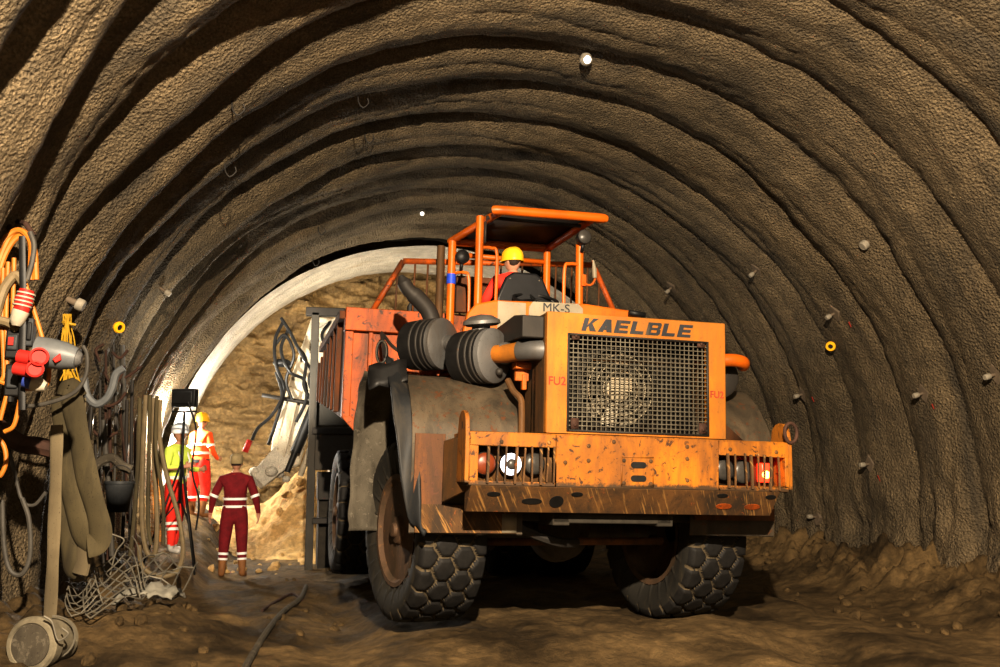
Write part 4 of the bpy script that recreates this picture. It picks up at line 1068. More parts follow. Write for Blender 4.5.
for z in (1.12, 1.27): ring_band(bd, (0, 0, .9), (0, 0, 1.4), (z - .9) / .5, .162, .045, sx=1.08, sy=.88)
ring_band(bd, (0, 0, .9), (0, 0, 1.4), .16, .165, .06, 'belt', 'belt', 1.05, .86)
for n in 'rl':
    ring_band(bd, J['kn' + n][0], J['an' + n][0], .38, .080, .04); ring_band(bd, J['sh' + n][0], J['el' + n][0], .75, .064, .04)

# -- driver, seated facing the back of the truck
seat_w = TRM @ Vector((-.42, 2.42, 3.10))
rt_, bd, J, hc, Rm = person('driver in red jacket and yellow helmet seated in the dump truck cab', (seat_w.x, seat_w.y, seat_w.z - .90), R(180 + 3),
    {'hipr': (-.10, 0, .92), 'hipl': (.10, 0, .92), 'pelvis': (0, .02, .94), 'waist': ((0, .02, 1.02), .145), 'chest': ((0, .01, 1.15), .165), 'upchest': ((0, 0, 1.27), .13), 'neck': (0, -.01, 1.37), 'headb': (0, -.02, 1.42),
     'shr': (-.19, 0, 1.28), 'shl': (.19, 0, 1.28), 'elr': (-.28, -.06, 1.06), 'ell': (.31, -.04, 1.06), 'wrr': (-.22, -.25, 1.02), 'wrl': (.25, -.25, 1.02), 'par': (-.20, -.32, 1.02), 'pal': (.23, -.32, 1.02),
     'knr': (-.14, -.42, .93), 'knl': (.14, -.42, .93), 'anr': (-.15, -.44, .52), 'anl': (.15, -.44, .52), 'her': (-.15, -.43, .46), 'hel': (.15, -.43, .46), 'tor': (-.16, -.60, .45), 'tol': (.16, -.60, .45), '_head': R(35)},
    dict(top='red', bottom='red_dark', feet='boot'), scale=1.0)
hard_hat(bd, hc, Rm, 'helmet_y')

# ================================================================== FLOOD LAMP ON TRIPOD
lp = at(185, 398, 13.2); base = Vector((lp.x, lp.y, fh(lp.x, lp.y)))
fl_ = thing('flood_lamp', 'dark rectangular site flood lamp on a tripod beside the worker in the white helmet', 'lamp', tuple(base), (0, 0, R(-25)))
hz = lp.z - base.z
b = MB(); b.box((-.17, -.05, hz - .12), (.17, .05, hz + .12)); b.box((-.14, -.07, hz - .08), (.14, -.05, hz + .08)); b.build('housing', M['black'], fl_, .01)
b = MB(); b.box((-.155, .05, hz - .105), (.155, .056, hz + .105)); b.build('glass', M['nozzle'], fl_)
b = MB(); b.tube([(-.18, 0, hz), (-.18, 0, hz - .18), (.18, 0, hz - .18), (.18, 0, hz)], .012, 6); b.build('yoke', M['black'], fl_)
b = MB(); b.tube([(0, 0, hz - .18), (0, 0, .9)], .018, 8); b.build('pole', M['black'], fl_)
for k in range(3):
    a = R(90 + 120 * k); b = MB(); b.tube([(0, 0, 1.45), (.45 * math.cos(a), .45 * math.sin(a), .02)], .014, 6); b.build('leg', M['black'], fl_)
    b = MB(); b.tube([(0, 0, .95), (.26 * math.cos(a), .26 * math.sin(a), .62)], .009, 6); b.build('brace', M['black'], fl_)

# ================================================================== MINING MACHINE BEHIND THE TRUCK
mw = Vector((.9, 15.6, 0))
mc = thing('excavator', 'cream and grey tunnel excavator working behind the truck at the face', 'excavator', (0, 0, 0))
Ym = 15.3
def P(px, py, y=Ym): return at(px, py, y)
def slab(name, px0, py0, px1, py1, y, th, m, par=mc, bev=.01):
    a, c = P(px0, py1, y), P(px1, py0, y); pm = (py0 + py1) / 2; a.x = P(px0, pm, y).x; c.x = P(px1, pm, y).x; b = MB(); b.box((a.x, y, a.z), (c.x, y + th, c.z)); return b.build(name, M[m], par, bev)
slab('mast_post', 308, 312, 316, 578, Ym, .16, 'machine')
slab('mast_post', 336, 312, 343, 400, Ym, .16, 'machine')
slab('mast_crossbar', 306, 308, 345, 315, Ym, .16, 'steel')
slab('side_box', 316, 392, 372, 425, Ym + .05, 1.2, 'machine')
slab('side_box', 314, 434, 372, 470, Ym, 1.4, 'machine')
slab('side_box', 318, 472, 372, 500, Ym + .08, 1.4, 'steel')
slab('step_beam', 312, 428, 372, 434, Ym - .05, .3, 'steel')
slab('step_beam', 312, 518, 340, 524, Ym - .05, .3, 'steel')
slab('lower_frame', 318, 500, 372, 572, Ym + .2, 1.6, 'under')
b = MB(); b.tube([P(320, 372, Ym - .1), P(332, 345, Ym - .1)], .03, 8); b.build('brace', M['plug_red'], mc)
# crawler tracks under it, real even where hidden
for x0 in (.35, 2.3):
    b = MB(); pr = [(15.6 + .35 * (1 - math.cos(a)) if False else 15.95 + .38 * math.cos(a), .40 + .38 * math.sin(a)) for a in [PI / 2 + PI * k / 8 for k in range(9)]] + [(18.0 + .38 * math.cos(a), .40 + .38 * math.sin(a)) for a in [-PI / 2 + PI * k / 8 for k in range(9)]]
    b.prism(pr, x0, x0 + .5, 0); b.build('crawler_track', M['under'], mc, .02)
b = MB(); b.box((.5, 15.7, .8), (2.7, 18.2, 1.9)); b.box((.9, 15.9, 1.9), (2.3, 17.6, 2.6)); b.build('machine_body', M['cream'], mc, .06)
# boom and stick with box section reaching down to the heap
def beam(name, p, q_, w0, w1, m, par=mc, bev=.02):
    p, q_ = Vector(p), Vector(q_); b = MB(); ax = (q_ - p).normalized(); u = Vector((0, 1, 0)); u = (u - ax * u.dot(ax)).normalized(); w = ax.cross(u)
    vs = [c + u * sy * ww * .5 + w * sx * ww * .5 for c, ww in ((p, w0), (q_, w1)) for sy, sx in ((-1, -1), (-1, 1), (1, 1), (1, -1))]
    b.add(vs, [(0, 1, 2, 3), (7, 6, 5, 4), (0, 4, 5, 1), (1, 5, 6, 2), (2, 6, 7, 3), (3, 7, 4, 0)]); return b.build(name, M[m], par, bev)
Yb = 16.6
beam('boom', (1.6, 16.6, 2.3), P(326, 325, Yb), .55, .5, 'cream')
b = MB()
pp = [(312, 316), (338, 318), (340, 360), (318, 400), (300, 465), (268, 478), (272, 440), (288, 385), (302, 345)]
b.prism([(P(a, c, Yb).x, P(a, c, Yb).z) for a, c in pp], Yb, Yb + .35, 1); stick = b.build('stick', M['cream'], mc, .04)
b = MB(); pp = [(292, 388), (300, 392), (282, 470), (272, 468)]
b.prism([(P(a, c, Yb - .1).x, P(a, c, Yb - .1).z) for a, c in pp], Yb - .12, Yb - .02, 1); b.build('side_web', M['cream'], stick, .01)
b = MB(); b.tube([P(320, 392, Yb - .2), P(295, 452, Yb - .2)], .085, 14); b.tube([P(295, 452, Yb - .2), P(287, 472, Yb - .2)], .05, 12); b.build('hydraulic_cylinder', M['black'], mc)
b = MB(); b.tube([P(334, 386, Yb - .15), P(300, 476, Yb - .15)], .05, 10); b.build('link_rod', M['cream'], mc)
b = MB(); b.tube([P(262, 395, Yb - .1), P(338, 408, Yb - .2)], .035, 10); b.build('cross_pin', M['steel'], mc)
beam('breaker', P(284, 455, Yb + .1), P(256, 482, Yb - .1), .42, .30, 'ring')
b = MB(); 
for i in range(9):
    a = P(random.uniform(248, 300), random.uniform(462, 484), Yb + random.uniform(-.2, .2)); b.ball(tuple(a), random.uniform(.07, .14), n=8, sc=(1, 1, .8))
cl = b.build('clinging_mud', M['ring'], mc, auto=False); cl['kind'] = 'stuff'
b = MB(); b.tube([P(250, 440, Yb), P(245, 452, Yb)], .05, 8); b.build('red_coupling', M['plug_red'], mc)
hs = [[(283, 322), (275, 340), (276, 365), (284, 390), (275, 425), (268, 445)], [(288, 330), (281, 350), (290, 372), (304, 380), (306, 400), (296, 422)],
      [(281, 318), (290, 332), (300, 352), (312, 372), (318, 392)], [(275, 345), (285, 335), (294, 355), (286, 380), (292, 400)], [(296, 345), (306, 360), (304, 385), (312, 405), (308, 425)],
      [(276, 372), (282, 395), (272, 415), (258, 428), (252, 440)], [(312, 340), (316, 360), (309, 380), (316, 400)], [(330, 322), (322, 335), (328, 352), (335, 372)]]
for h in hs:
    b = MB(); b.tube(bez([P(a, c, Yb - .25 - .05 * (i % 3)) for i, (a, c) in enumerate(h)], 6), .028, 8); b.build('hydraulic_hose', M['hose'], mc)
b = MB(); b.ball(tuple(P(282, 363, Yb - .25)), .11, sc=(1.4, .8, .7)); b.build('hose_clamp', M['hose'], mc)

# ================================================================== THINGS ON THE LEFT WALL
def wire(name, pts, r, m, off=.08, lab=None, cat=None, grp=None, par=None, n=6, flat=None, sides=8, dy=0):
    W_ = [on_wall(a, c, off) for a, c in pts]
    if dy: W_ = [w + Vector((0, dy, 0)) for w in W_]
    b = MB(); b.tube(bez(W_, n), r, sides, flat=flat); o = b.build(name, M[m], par)
    if lab: tag(o, lab, cat, grp)
    return o
def wireY(name, pts, Y, r, m, lab=None, cat=None, grp=None, par=None, n=6, sides=8, flat=None, hook=None):
    W_ = [at(p[0], p[1], p[2] if len(p) > 2 else Y) for p in pts]
    b = MB(); k = bez(W_, n); b.tube(k, [r] * len(k), sides, flat=flat); o = b.build(name, M[m], par)
    if lab: tag(o, lab, cat, grp)
    return o
YA = 7.4
# hook rail the bundle hangs from
b = MB(); b.tube([at(-8, 214, 8.6), at(26, 224, YA), at(34, 236, YA)], .02, 8); b.tube([at(8, 205, 8.5), at(10, 232, YA)], .018, 8); o = b.build('wall_hook', M['rusty']); tag(o, 'rusty steel hook carrying the orange cable bundle at the left edge', 'hook')
cb = thing('cable_bundle', 'bundle of orange and tan cables hanging from the hook at the left edge', 'cable', (0, 0, 0))
for i, pts in enumerate([[(-6, 300), (2, 262), (14, 240), (26, 236), (34, 250), (36, 280)], [(-6, 285), (0, 258), (12, 234), (24, 232), (31, 246), (30, 280)], [(-6, 262), (4, 240), (18, 230), (30, 240), (33, 262)],
                        [(24, 279), (35, 314), (44, 345), (49, 373), (44, 387), (26, 389)], [(3, 268), (2, 320), (4, 370), (2, 380)], [(8, 262), (6, 320), (7, 372)], [(14, 258), (13, 300), (12, 350)], [(-4, 380), (8, 384), (18, 380), (24, 372)],
                        [(8, 390), (4, 405), (0, 420)], [(20, 400), (14, 425), (4, 432)]]):
    wireY('cable', pts, YA - .012 * i, .022 if i < 3 else .016, 'cable_o', par=cb)
for i, pts in enumerate([[(-6, 322), (0, 300), (6, 285), (16, 275), (24, 284)], [(-6, 320), (6, 322), (14, 326), (18, 330)]]):
    wireY('hose', pts, YA - .13, .034, 'cable_tan', par=cb)
for i, pts in enumerate([[(22, 236), (23, 300), (22, 360), (22, 410)], ]):
    wireY('strap', pts, YA - .2, (.022, .006), 'black', par=cb, sides=6, flat=(1, 0, 0))
wireY('cable', [(30, 232), (34, 245), (32, 262), (27, 280)], YA - .05, .02, 'cable_g', par=cb)
def lump(name, pts, mi, lab, cat, Y, r, parent=None, par2=None):
    b = MB(); b.tube([at(p[0], p[1], Y) for p in pts], r, 16); o = b.build(name, M[mi], parent, auto=True)
    if lab: tag(o, lab, cat)
    return o
pr = thing('power_plug', 'red and white industrial plug hanging on the orange cables', 'plug', (0, 0, 0))
lump('plug_body', [(27, 290), (24, 300), (21, 312)], 'plug_red', None, None, YA - .22, [.05, .062, .05], pr)
lump('plug_collar', [(21, 311), (17, 321), (16, 326)], 'plug_white', None, None, YA - .22, [.06, .05, .03], pr)
for k in range(4): lump('grip_rib', [(26.4 - k * 1.4, 293 + k * 4), (26 - k * 1.4, 294.5 + k * 4)], 'plug_white', None, None, YA - .22, [.064, .064], pr)
def pbox(name, x0, y0, x1, y1, Y, d, m, lab=None, cat=None, par=None, bev=.012):
    a, c = at(x0, y1, Y), at(x1, y0, Y); cx_ = (a + c) / 2; b = MB(); b.box((a.x, Y, a.z), (c.x, Y + d, c.z)); o = b.build(name, M[m], par, bev)
    if lab: tag(o, lab, cat)
    return o
jb = thing('junction_box', 'black distribution box with a small red tag beneath the red and white plug', 'box', (0, 0, 0))
pbox('box_body', 4, 330, 20, 358, YA - .12, .10, 'black', par=jb); pbox('box_lid', 5.5, 334, 18, 350, YA - .14, .025, 'bucket', par=jb); pbox('tag', 7.5, 337, 13.5, 345, YA - .155, .012, 'plug_red', par=jb, bev=.002)
jb2 = thing('junction_box', 'black distribution box lowest in the stack under the grey connector', 'box', (0, 0, 0))
pbox('box_body', 3, 364, 21, 396, YA - .12, .10, 'black', par=jb2); pbox('box_lid', 5, 368, 18, 388, YA - .145, .025, 'bucket', par=jb2); lump('gland', [(10, 396), (10, 402)], 'black', None, None, YA - .08, [.03, .025], jb2)
jb3 = thing('junction_box', 'narrow black box to the right of the black strap', 'box', (0, 0, 0))
pbox('box_body', 24, 318, 34, 346, YA - .10, .09, 'bucket', par=jb3); pbox('box_lid', 25.5, 322, 32, 340, YA - .12, .02, 'black', par=jb3)
gc = thing('grey_connector', 'large grey cable connector with red latch pointing right on the left wall', 'connector', (0, 0, 0))
lump('housing', [(36, 351), (50, 353), (64, 356), (77, 358.5)], 'plug_grey', None, None, YA - .28, [.105, .105, .10, .075], gc)
lump('nose', [(77, 358.5), (80, 359), (82, 359.3)], 'grey', None, None, YA - .28, [.06, .05, .035], gc)
b = MB(); t3 = [at(a, c, YA - .39) for a, c in ((52, 359), (60, 353), (61, 360), (55, 363))]; b.add(t3 + [p + Vector((0, .05, 0)) for p in t3], [(0, 1, 2, 3), (7, 6, 5, 4), (0, 4, 5, 1), (1, 5, 6, 2), (2, 6, 7, 3), (3, 7, 4, 0)]); b.build('latch', M['plug_red'], gc, .006)
for i, (px, py, rr_) in enumerate(((39, 359, .066), (35, 371, .060))):
    so_ = thing('red_socket', ['upper round red socket at the left end of the grey connector', 'lower round red socket below the grey connector'][i], 'socket', (0, 0, 0))
    a = at(px, py, YA - .34); q = MB(); q.lathe([(rr_ * .9, 0), (rr_, -.12), (rr_ * .95, -.16), (rr_ * .75, -.165), (rr_ * .7, -.14)], a, (-.25, 1, -.0), 24); q.build('socket_body', M['plug_red'], so_)
    q = MB(); q.tube([a + Vector((-.03, .02, 0)), a + Vector((-.14, .04, .02))], rr_ * .75, 14); q.build('socket_tail', M['plug_red'], so_)
bp = thing('blue_plug', 'blue and white plug under the red sockets on the left wall', 'plug', (0, 0, 0))
lump('plug_body', [(24, 380), (32, 382)], 'plug_blue', None, None, YA - .26, [.05, .055], bp); lump('plug_collar', [(32, 383), (40, 385), (46, 387)], 'plug_white', None, None, YA - .26, [.052, .05, .03], bp)
# yellow detonator wires
yb = thing('wire_bundle', 'bunch of thin yellow wires hanging from a bolt on the left wall', 'wires', (0, 0, 0))
for k in range(26):
    x0 = 66 + random.uniform(-3, 5); xm = 69 + random.uniform(-7, 7); x1 = 71 + random.uniform(-11, 11)
    wireY('wire', [(x0, 314), (xm - 1, 340), (xm, 365), (x1, 396 + random.uniform(-16, 4))], 9.0 + random.uniform(-.12, .12), .0055, 'cable_y', par=yb, sides=5)
b = MB(); b.tube([at(62, 322, 8.95), at(76, 325, 8.95)], .012, 6); b.build('tie', M['cable_y'], yb)
def wall_bolt(px, py, lab, plate=True, red=None, grp=None, r=.035, L=.13):
    p = on_wall(px, py, .0); a = math.atan2(p.z - CZ, p.x - CX); n = wall_n(a)
    t = thing('rock_bolt', lab, 'bolt', tuple(p), (0, 0, 0), grp)
    q = MB(); q.tube([n * -.05, n * L], r * .55, 8); q.build('shank', M['boltplate'], t)
    q = MB(); q.lathe([(r * .8, L - .05), (r, L - .04), (r, L + .01), (r * .8, L + .025)], (0, 0, 0), n, 12); q.build('cap', M['bolt'], t)
    if plate:
        u = Vector((0, 1, 0)); w = n.cross(u); q = MB(); s = .11
        vs = [n * d + u * x + w * y for d in (-.06, .02) for x, y in ((-s, 0), (0, -s * 1.2), (s, 0), (0, s * 1.2))]
        q.add(vs, [(3, 2, 1, 0), (4, 5, 6, 7), (0, 1, 5, 4), (1, 2, 6, 5), (2, 3, 7, 6), (3, 0, 4, 7)]); q.build('plate', M['boltplate'], t, .01)
    if red:
        q = MB(); q.tube([on_wall(px + red[0], py + red[1], .012) - p, on_wall(px + red[0] + 2, py + red[1] + 5, .012) - p], [(.035, .008), (.015, .006)], 6); q.build('paint_mark', M['redspray'], t)
    return t
wall_bolt(67, 299, 'pale capped rock bolt from which the yellow wires hang', False, r=.06, L=.14)
wall_bolt(868, 242, 'pale rock bolt highest on the right wall, without a plate', False, r=.06, L=.08)
wall_bolt(757, 270, 'rock bolt on the right wall above the truck hood level, beside a pale patch', True)
wall_bolt(835, 313, 'rock bolt with dark plate just above the orange ring on the right wall', True, (14, 9))
wall_bolt(803, 394, 'rock bolt on the right wall below and left of the orange ring', True, (9, 3))
wall_bolt(924, 393, 'rock bolt with red streak far right, level with the lone bolt near the orange ring', True, (8, 11))
wall_bolt(870, 464, 'rock bolt with dark plate low on the right wall above the truck bumper height', True, (8, 12))
wall_bolt(996, 374, 'rock bolt at the right edge of the view', True)
wall_bolt(817, 517, 'small rock bolt lowest on the right wall beside the bumper end', True)
wall_bolt(672, 287, 'small rock bolt in a fold just right of the truck cab', True)
wall_bolt(645, 258, 'faint rock bolt nearest the cab roof on the right wall', False, r=.03) if False else None
wall_bolt(160, 288, 'small grey rock bolt high on the left wall folds', False, r=.04)
def ring_cap(px, py, lab):
    p = on_wall(px, py, .05); a = math.atan2(p.z - CZ, p.x - CX); n = wall_n(a); n = (n + Vector((0, -1.0, 0))).normalized()
    t = thing('marker_ring', lab, 'ring', tuple(p)); q = MB()
    q.lathe([(.03, 0), (.065, 0), (.07, .03), (.06, .05), (.035, .05), (.03, 0)], (0, 0, 0), n, 24, cap=False); q.build('ring_body', M['ringy'], t)
    q = MB(); q.lathe([(.032, .01), (.032, .03)], (0, 0, 0), n, 16); q.build('hole_plug', M['black'], t)
    q = MB(); q.tube([Vector((.05 if px > 400 else -.05, 0, .02)), Vector((.09 if px > 400 else -.10, 0, .03))], .016, 6); q.build('tab', M['ringy'], t)
ring_cap(118, 327, 'small orange ring marker on the left wall'); ring_cap(831, 346, 'small orange ring marker on the right wall')
# pale patch on right wall
# ceiling lamp & far lamp
p = on_wall(585, 56, .02); t = thing('ceiling_lamp', 'small white lamp under the tunnel crown, nearer of the two', 'lamp', tuple(p))
q = MB(); q.tube([(0, 0, .05), (0, -.02, -.03)], .04, 10); q.build('base', M['steel'], t)
q = MB(); q.lathe([(.03, .05), (.065, .0), (.075, -.06), (.05, -.10), (.01, -.12)], (0, -.03, -.02), (0, .25, 1), 20); q.build('shade', M['bolt'], t)
q = MB(); q.ball((0, -.08, -.08), .048); q.build('bulb', M['nozzle'], t)
p = on_wall(422, 212, .02); t = thing('ceiling_lamp', 'tiny white lamp under the crown deep in the tunnel left of the cab', 'lamp', tuple(p))
q = MB(); q.tube([(0, 0, .05), (0, 0, -.02)], .03, 8); q.build('base', M['steel'], t); q = MB(); q.ball((0, -.03, -.04), .038); q.build('bulb', M['nozzle'], t)
for i, (px, py) in enumerate([(225, 163), (358, 95), (232, 100), (318, 226), (365, 132), (313, 258)]):
    p = on_wall(px, py, .0); q = MB(); q.tube(bez([p, p + Vector((.01, -.02, -.10)), p + Vector((.06, -.03, -.16)), p + Vector((.12, -.02, -.10)), p + Vector((.11, -.02, -.04))], 5), .008, 5)
    tag(q.build('wire_hook', M['steel']), 'thin bent wire end sticking out of the sprayed ceiling', 'wire', 'bent wire ends in the ceiling')
# lower left clutter
wireY('grey_cable', [(10, 404), (30, 406), (55, 401), (76, 391), (86, 374), (87, 355), (83, 346)], 8.6, .018, 'cable_g', 'thin grey cable looping below the large grey connector', 'cable')
wireY('curved_hose', [(84, 378), (87, 395), (96, 404), (106, 399), (112, 388), (116, 374), (124, 368)], 9.6, .038, 'plug_grey', 'short thick grey hose hooked in a U on the left wall', 'hose')
wireY('dark_pipe', [(-6, 424), (8, 436), (22, 444), (38, 446), (54, 450)], 8.5, .075, 'rusty', 'thick dark rubber hose lying along the left wall at the frame edge', 'hose')
wireY('orange_cable', [(-4, 436), (4, 446), (6, 462), (0, 476), (-5, 470)], 7.9, .018, 'cable_o', 'short orange cable loop at the very left edge', 'cable')
wireY('wall_cable', [(6, 440), (14, 470), (22, 500), (34, 505), (46, 492)], 8.6, .015, 'cable_g', 'dark cable curling on the bare wall at the lower left', 'cable')
wireY('wall_hose', [(2, 500), (4, 545), (10, 570), (22, 574), (30, 555), (29, 520), (22, 498)], 8.5, .02, 'cable_g', 'grey hose forming a wide loop on the lower left wall', 'hose')
def ribbon(name, pts, Y, w, th, m, lab, cat, par=None):
    W_ = [at(p[0], p[1], p[2] if len(p) > 2 else Y) for p in pts]; k = bez(W_, 6)
    b = MB(); b.tube(k, [(w * (1 + .06 * math.sin(i * .7)), th) for i in range(len(k))], 12, flat=(1, -.35, 0)); o = b.build(name, M[m], par)
    if lab: tag(o, lab, cat)
    return o
lh = thing('layflat_hose', 'olive flat hose folded over and hanging in long loops on the left wall', 'hose', (0, 0, 0))
ribbon('hose_fold', [(62, 396), (64, 430), (70, 480), (80, 525), (92, 544), (99, 540)], 8.9, .10, .03, 'hose_flat', None, None, lh)
ribbon('hose_fold', [(72, 398), (78, 430), (88, 480), (99, 520), (100, 542), (88, 546)], 8.8, .10, .03, 'hose_flat', None, None, lh)
ribbon('hose_fold', [(58, 430), (62, 480), (68, 530), (72, 565), (80, 572)], 9.0, .085, .03, 'hose_flat', None, None, lh)
ribbon('hose_end', [(86, 545), (84, 560), (80, 574)], 8.95, .07, .035, 'canvas', None, None, lh)
ribbon('hose_fold', [(66, 396), (70, 386), (76, 398)], 8.85, .09, .03, 'hose_flat', None, None, lh)
ribbon('pale_strap', [(57, 425), (56, 470), (54, 530), (52, 580), (49, 630)], 8.35, .055, .012, 'canvas', 'pale canvas strap hanging beside the olive hose down to the ground', 'strap')
ribbon('pale_strap', [(83, 398), (82, 430), (86, 470)], 9.1, .03, .012, 'canvas', 'short pale strap to the right of the olive hose', 'strap')
b = MB(); b.tube([at(96, 398, 9.8), at(91, 440, 9.7)], .012, 6); tag(b.build('metal_rod', M['chrome']), 'thin shiny metal rod standing right of the olive hose', 'rod')
# bucket
p = at(118, 512, 10.4); bk = thing('bucket', 'dark plastic bucket hanging low on the left wall behind the olive hose', 'bucket', tuple(p))
q = MB(); q.lathe([(.10, 0), (.14, .28), (.15, .285), (.15, .31), (.135, .30), (.095, .02)], (0, 0, 0), (0, 0, 1), 24, cap=False); q.lathe([(.10, 0), (.10, .01)], (0, 0, 0), (0, 0, 1), 24); q.build('pail', M['bucket'], bk)
q = MB(); q.tube(bez([(-.15, 0, .28), (-.10, 0, .42), (0, 0, .47), (.10, 0, .42), (.15, 0, .28)], 5), .007, 6); q.build('handle', M['steel'], bk)
# bars and hoses standing against the wall
for i, (x0, y0, x1, y1, Y) in enumerate([(92, 398, 88, 520, 11), (100, 380, 96, 545, 11), (106, 350, 104, 470, 11.4), (109, 405, 108, 560, 11.3), (116, 370, 113, 540, 11.7), (122, 345, 124, 480, 12), (127, 400, 122, 548, 11.9), (132, 380, 130, 540, 12.2),
                                         (103, 420, 112, 556, 11.1), (135, 420, 136, 556, 12.3), (120, 410, 128, 520, 11.8), (95, 440, 104, 566, 10.8), (113, 340, 118, 430, 11.8)]):
    wireY('steel_bar', [(x0, y0), ((x0 + x1) / 2 + random.uniform(-2, 2), (y0 + y1) / 2), (x1, y1)], Y, random.choice((.014, .02, .03)), random.choice(('rusty', 'cable_g', 'steel')), 'dark rod or pipe standing in the cluster between olive hose and hanging hoses', 'rod', 'dark rods against the left wall')
for i, pts in enumerate([[(104, 372), (112, 384), (120, 378), (124, 366)], [(98, 396), (106, 406), (118, 402), (126, 392)], [(112, 352), (120, 358), (128, 350)], [(92, 430), (104, 438), (118, 432)], [(100, 362), (96, 350), (104, 344)], [(125, 378), (134, 372), (142, 366)]]):
    wireY('bent_rebar', pts, 11.2, .016, 'rusty', 'bent rusty rebar hook jutting from the cluttered left wall', 'rebar', 'rusty rebar hooks on the left wall')
wireY('draped_cloth', [(92, 470), (100, 462), (112, 458), (122, 466), (132, 470)], 10.6, .05, 'arch', 'muddy grey cloth draped over the rods above the bucket', 'cloth')
for i, (pts, r, m, l) in enumerate([
    ([(146, 395), (143, 450), (142, 520), (147, 552), (155, 552), (157, 520), (154, 450), (153, 398)], .028, 'cable_tan', 'pale hose hung in a long narrow U left of the workers'),
    ([(150, 395), (149, 450), (148, 520), (151, 545)], .022, 'hose_flat', 'olive hose hanging inside the pale U-shaped hose'),
    ([(160, 400), (160, 440), (168, 480), (178, 515), (183, 550), (176, 572), (158, 576), (142, 566), (139, 545)], .026, 'cable_tan', 'tan hose sweeping down in a wide loop to the wire mesh'),
    ([(157, 396), (156, 450), (163, 500), (163, 545)], .02, 'hose_flat', 'thin olive hose beside the tan sweeping hose'),
    ([(140, 398), (138, 460), (134, 520), (130, 556)], .024, 'hose_flat', 'olive hose at the left side of the hanging hoses')]):
    wireY('hanging_hose', pts, 11.6 - .1 * i, r, m, l, 'hose')
wireY('lamp_cable', [(188, 402), (196, 430), (192, 470), (199, 500), (196, 530)], 13.05, .012, 'black', 'black cable trailing down from the flood lamp', 'cable')
# orange net
b = MB()
for i in range(9):
    b.tube([at(150 + i * 1.3, 470, 13.6), at(152 + i * 1.3, 542, 13.6)], .006, 4)
for k in range(16): b.tube([at(149.5, 472 + k * 4.6, 13.6), at(162.5, 474 + k * 4.4, 13.6)], .006, 4)
tag(b.build('barrier_net', M['onet']), 'strip of orange plastic barrier net behind the hanging hoses', 'net')
# steel mesh offcuts
def mesh_scrap(corn, nu, nv, r, seed, lab, Y):
    rnd = random.Random(seed); b = MB(); A, B, C_, D = [at(*c) for c in corn]
    def pt(u, v):
        p = A.lerp(B, u).lerp(D.lerp(C_, u), v); return p + Vector((.04 * math.sin(u * 5 + v * 3 + seed), .06 * math.sin(v * 4 + seed), .05 * math.sin(u * 7 + v * 5)))
    for i in range(nu + 1):
        u = i / nu; b.tube([pt(u, v / 6) for v in range(rnd.choice((0, 0, 1)), 7 - rnd.choice((0, 0, 1)))], r, 5)
    for k in range(nv + 1):
        v = k / nv; b.tube([pt(u / 6, v) for u in range(rnd.choice((0, 0, 1)), 7 - rnd.choice((0, 1)))], r, 5)
    return tag(b.build('wire_mesh', M['wire']), lab, 'wire mesh')
mesh_scrap([(150, 556, 10.2), (198, 566, 10.4), (170, 596, 9.6), (118, 578, 9.6)], 6, 4, .008, 1, 'curled offcut of steel wire mesh under the tan hose loop', 10)
mesh_scrap([(76, 592, 9.2), (128, 540, 9.8), (150, 590, 9.3), (96, 612, 8.8)], 9, 6, .007, 2, 'crumpled tangle of steel wire mesh left of the pale rag', 9)
mesh_scrap([(66, 600, 9.1), (86, 572, 9.4), (112, 598, 9.0), (78, 614, 8.7)], 6, 5, .006, 3, 'small crushed wire mesh at the foot of the olive hose', 9)
wireY('loose_wire', [(103, 528), (112, 534), (124, 540), (116, 552), (110, 575)], 9.6, .008, 'wire', 'single bent pale wire sticking out above the mesh tangle', 'wire')
# rag
q = MB(); c = at(150, 592, 9.5); n_ = 14; vs = []
for i in range(n_):
    for j in range(n_):
        u, v = i / (n_ - 1) - .5, j / (n_ - 1) - .5; rr = .05 * float(fbm(u * 6, v * 6, 3, 3)); vs.append(c + Vector((u * .52 + .1 * v, v * .3, .06 - .25 * (u * u + v * v) + rr * 1.3)))
q.add(vs, [(i * n_ + j, i * n_ + j + 1, (i + 1) * n_ + j + 1, (i + 1) * n_ + j) for i in range(n_ - 1) for j in range(n_ - 1)])
o = q.build('rag', M['rag'], auto=False); s_ = o.modifiers.new('s', 'SOLIDIFY'); s_.thickness = .02; tag(o, 'pale crumpled sheet lying under the wire mesh', 'rag')
# pipe end
c = at(30, 645, 7.9); t = thing('pipe_end', 'mud caked capped pipe lying at the lower left corner', 'pipe', tuple(c))
ax = Vector((-.35, -1, .05)).normalized()
q = MB(); q.lathe([(.17, -.36), (.17, -.12), (.20, -.11), (.205, -.02), (.19, 0), (.16, .005), (.15, -.01)], (0, 0, 0), ax, 36, mis=[0] * 6); q.build('pipe_body', M['conc'], t)
q = MB(); q.lathe([(.158, -.02), (.15, .004), (.05, .01), (.01, .01)], (0, 0, 0), ax, 36); q.build('end_cap', M['arch'], t)
q = MB(); q.tube([Vector((.16 * math.cos(a), -.02, .16 * math.sin(a))) + ax * -.2 + Vector((.05, 0, .03)) for a in [R(-60 + 14 * k) for k in range(12)]], .008, 5); q.build('wire_tie', M['wire'], t)
wireY('wire_end', [(44, 616), (52, 622), (58, 640), (68, 634), (62, 628)], 7.8, .008, 'wire', 'bent wire sticking up beside the capped pipe', 'wire')
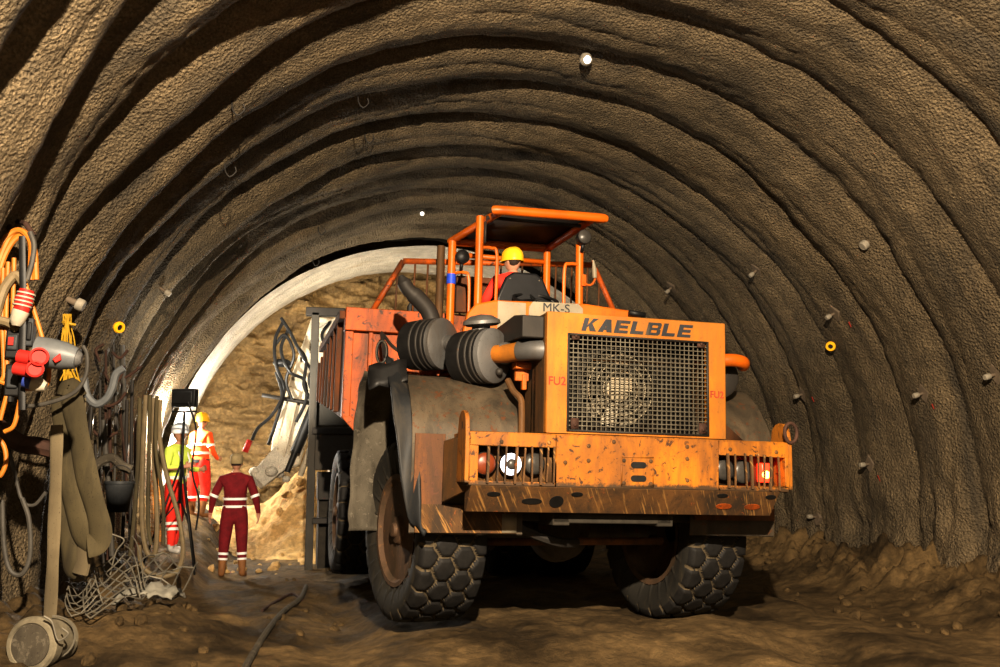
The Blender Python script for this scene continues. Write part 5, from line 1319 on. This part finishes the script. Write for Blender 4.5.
# hose lying on the ground
gp = [(236, 690), (250, 660), (268, 632), (284, 612), (300, 600), (306, 590)]
W_ = []
for a, c in gp:
    r = ray(a, c); p = Vector((0, 0, H)) + r * ((.03 - H) / r.z); p.z = fh(p.x, p.y) + .03; W_.append(p)
b = MB(); b.tube(bez(W_, 8), .030, 8); tag(b.build('ground_hose', M['arch']), 'muddy hose lying on the ground left of the truck', 'hose')
b = MB(); W2 = []
for a, c in [(262, 612), (276, 602), (292, 594), (302, 600)]:
    r = ray(a, c); p = Vector((0, 0, H)) + r * ((.03 - H) / r.z); p.z = fh(p.x, p.y) + .02; W2.append(p)
b.tube(bez(W2, 6), .018, 6); tag(b.build('ground_cable', M['rusty']), 'thin dark cable on the ground beside the muddy hose', 'cable')

# ================================================================== LIGHTS
def area(name, loc, tgt, size, e, col):
    l = bpy.data.lights.new(name, 'AREA'); l.shape = 'DISK'; l.size = size; l.energy = e; l.color = col
    o = bpy.data.objects.new(name, l); COL.objects.link(o); o.location = loc
    o.rotation_euler = (Vector(tgt) - Vector(loc)).to_track_quat('-Z', 'Y').to_euler(); return o
def point(name, loc, r, e, col):
    l = bpy.data.lights.new(name, 'POINT'); l.shadow_soft_size = r; l.energy = e; l.color = col
    o = bpy.data.objects.new(name, l); COL.objects.link(o); o.location = loc; return o
area('key_lamp', (.3, -.6, 4.85), (2.0, 12, 2.8), .16, 3700, (1, .83, .62))
area('fill_lamp', (3.5, -3.0, 3.2), (3, 10, 2.5), 1.6, 130, (1, .80, .55))
sl = bpy.data.lights.new('flood_light', 'SPOT'); sl.energy = 1500; sl.color = (1, .93, .80); sl.spot_size = R(55); sl.spot_blend = .6; sl.shadow_soft_size = .12
so = bpy.data.objects.new('flood_light', sl); COL.objects.link(so); so.location = at(186, 398, 13.38)
so.rotation_euler = (Vector((2.2, 20, 4.6)) - so.location).to_track_quat('-Z', 'Y').to_euler()
point('site_lamp', (-2.25, 17.3, 2.35), .10, 560, (1, .93, .80))
point('face_lamp', (-2.15, 20.4, 2.3), .10, 700, (1, .95, .88))
point('added_vest_light', (-1.45, 12.9, 3.2), .08, 40, (1, .95, .85))  # added light with no lamp behind it, brightens the white-helmeted worker
point('face_lamp_high', (1.2, 20.9, 4.2), .2, 150, (1, .86, .62))
W = bpy.data.worlds.new('world'); S.world = W; W.use_nodes = True
W.node_tree.nodes['Background'].inputs[0].default_value = (.55, .42, .26, 1)
W.node_tree.nodes['Background'].inputs[1].default_value = .03
S.view_settings.view_transform = 'Standard'; S.view_settings.look = 'None'
S.view_settings.exposure = 0; S.view_settings.gamma = .84
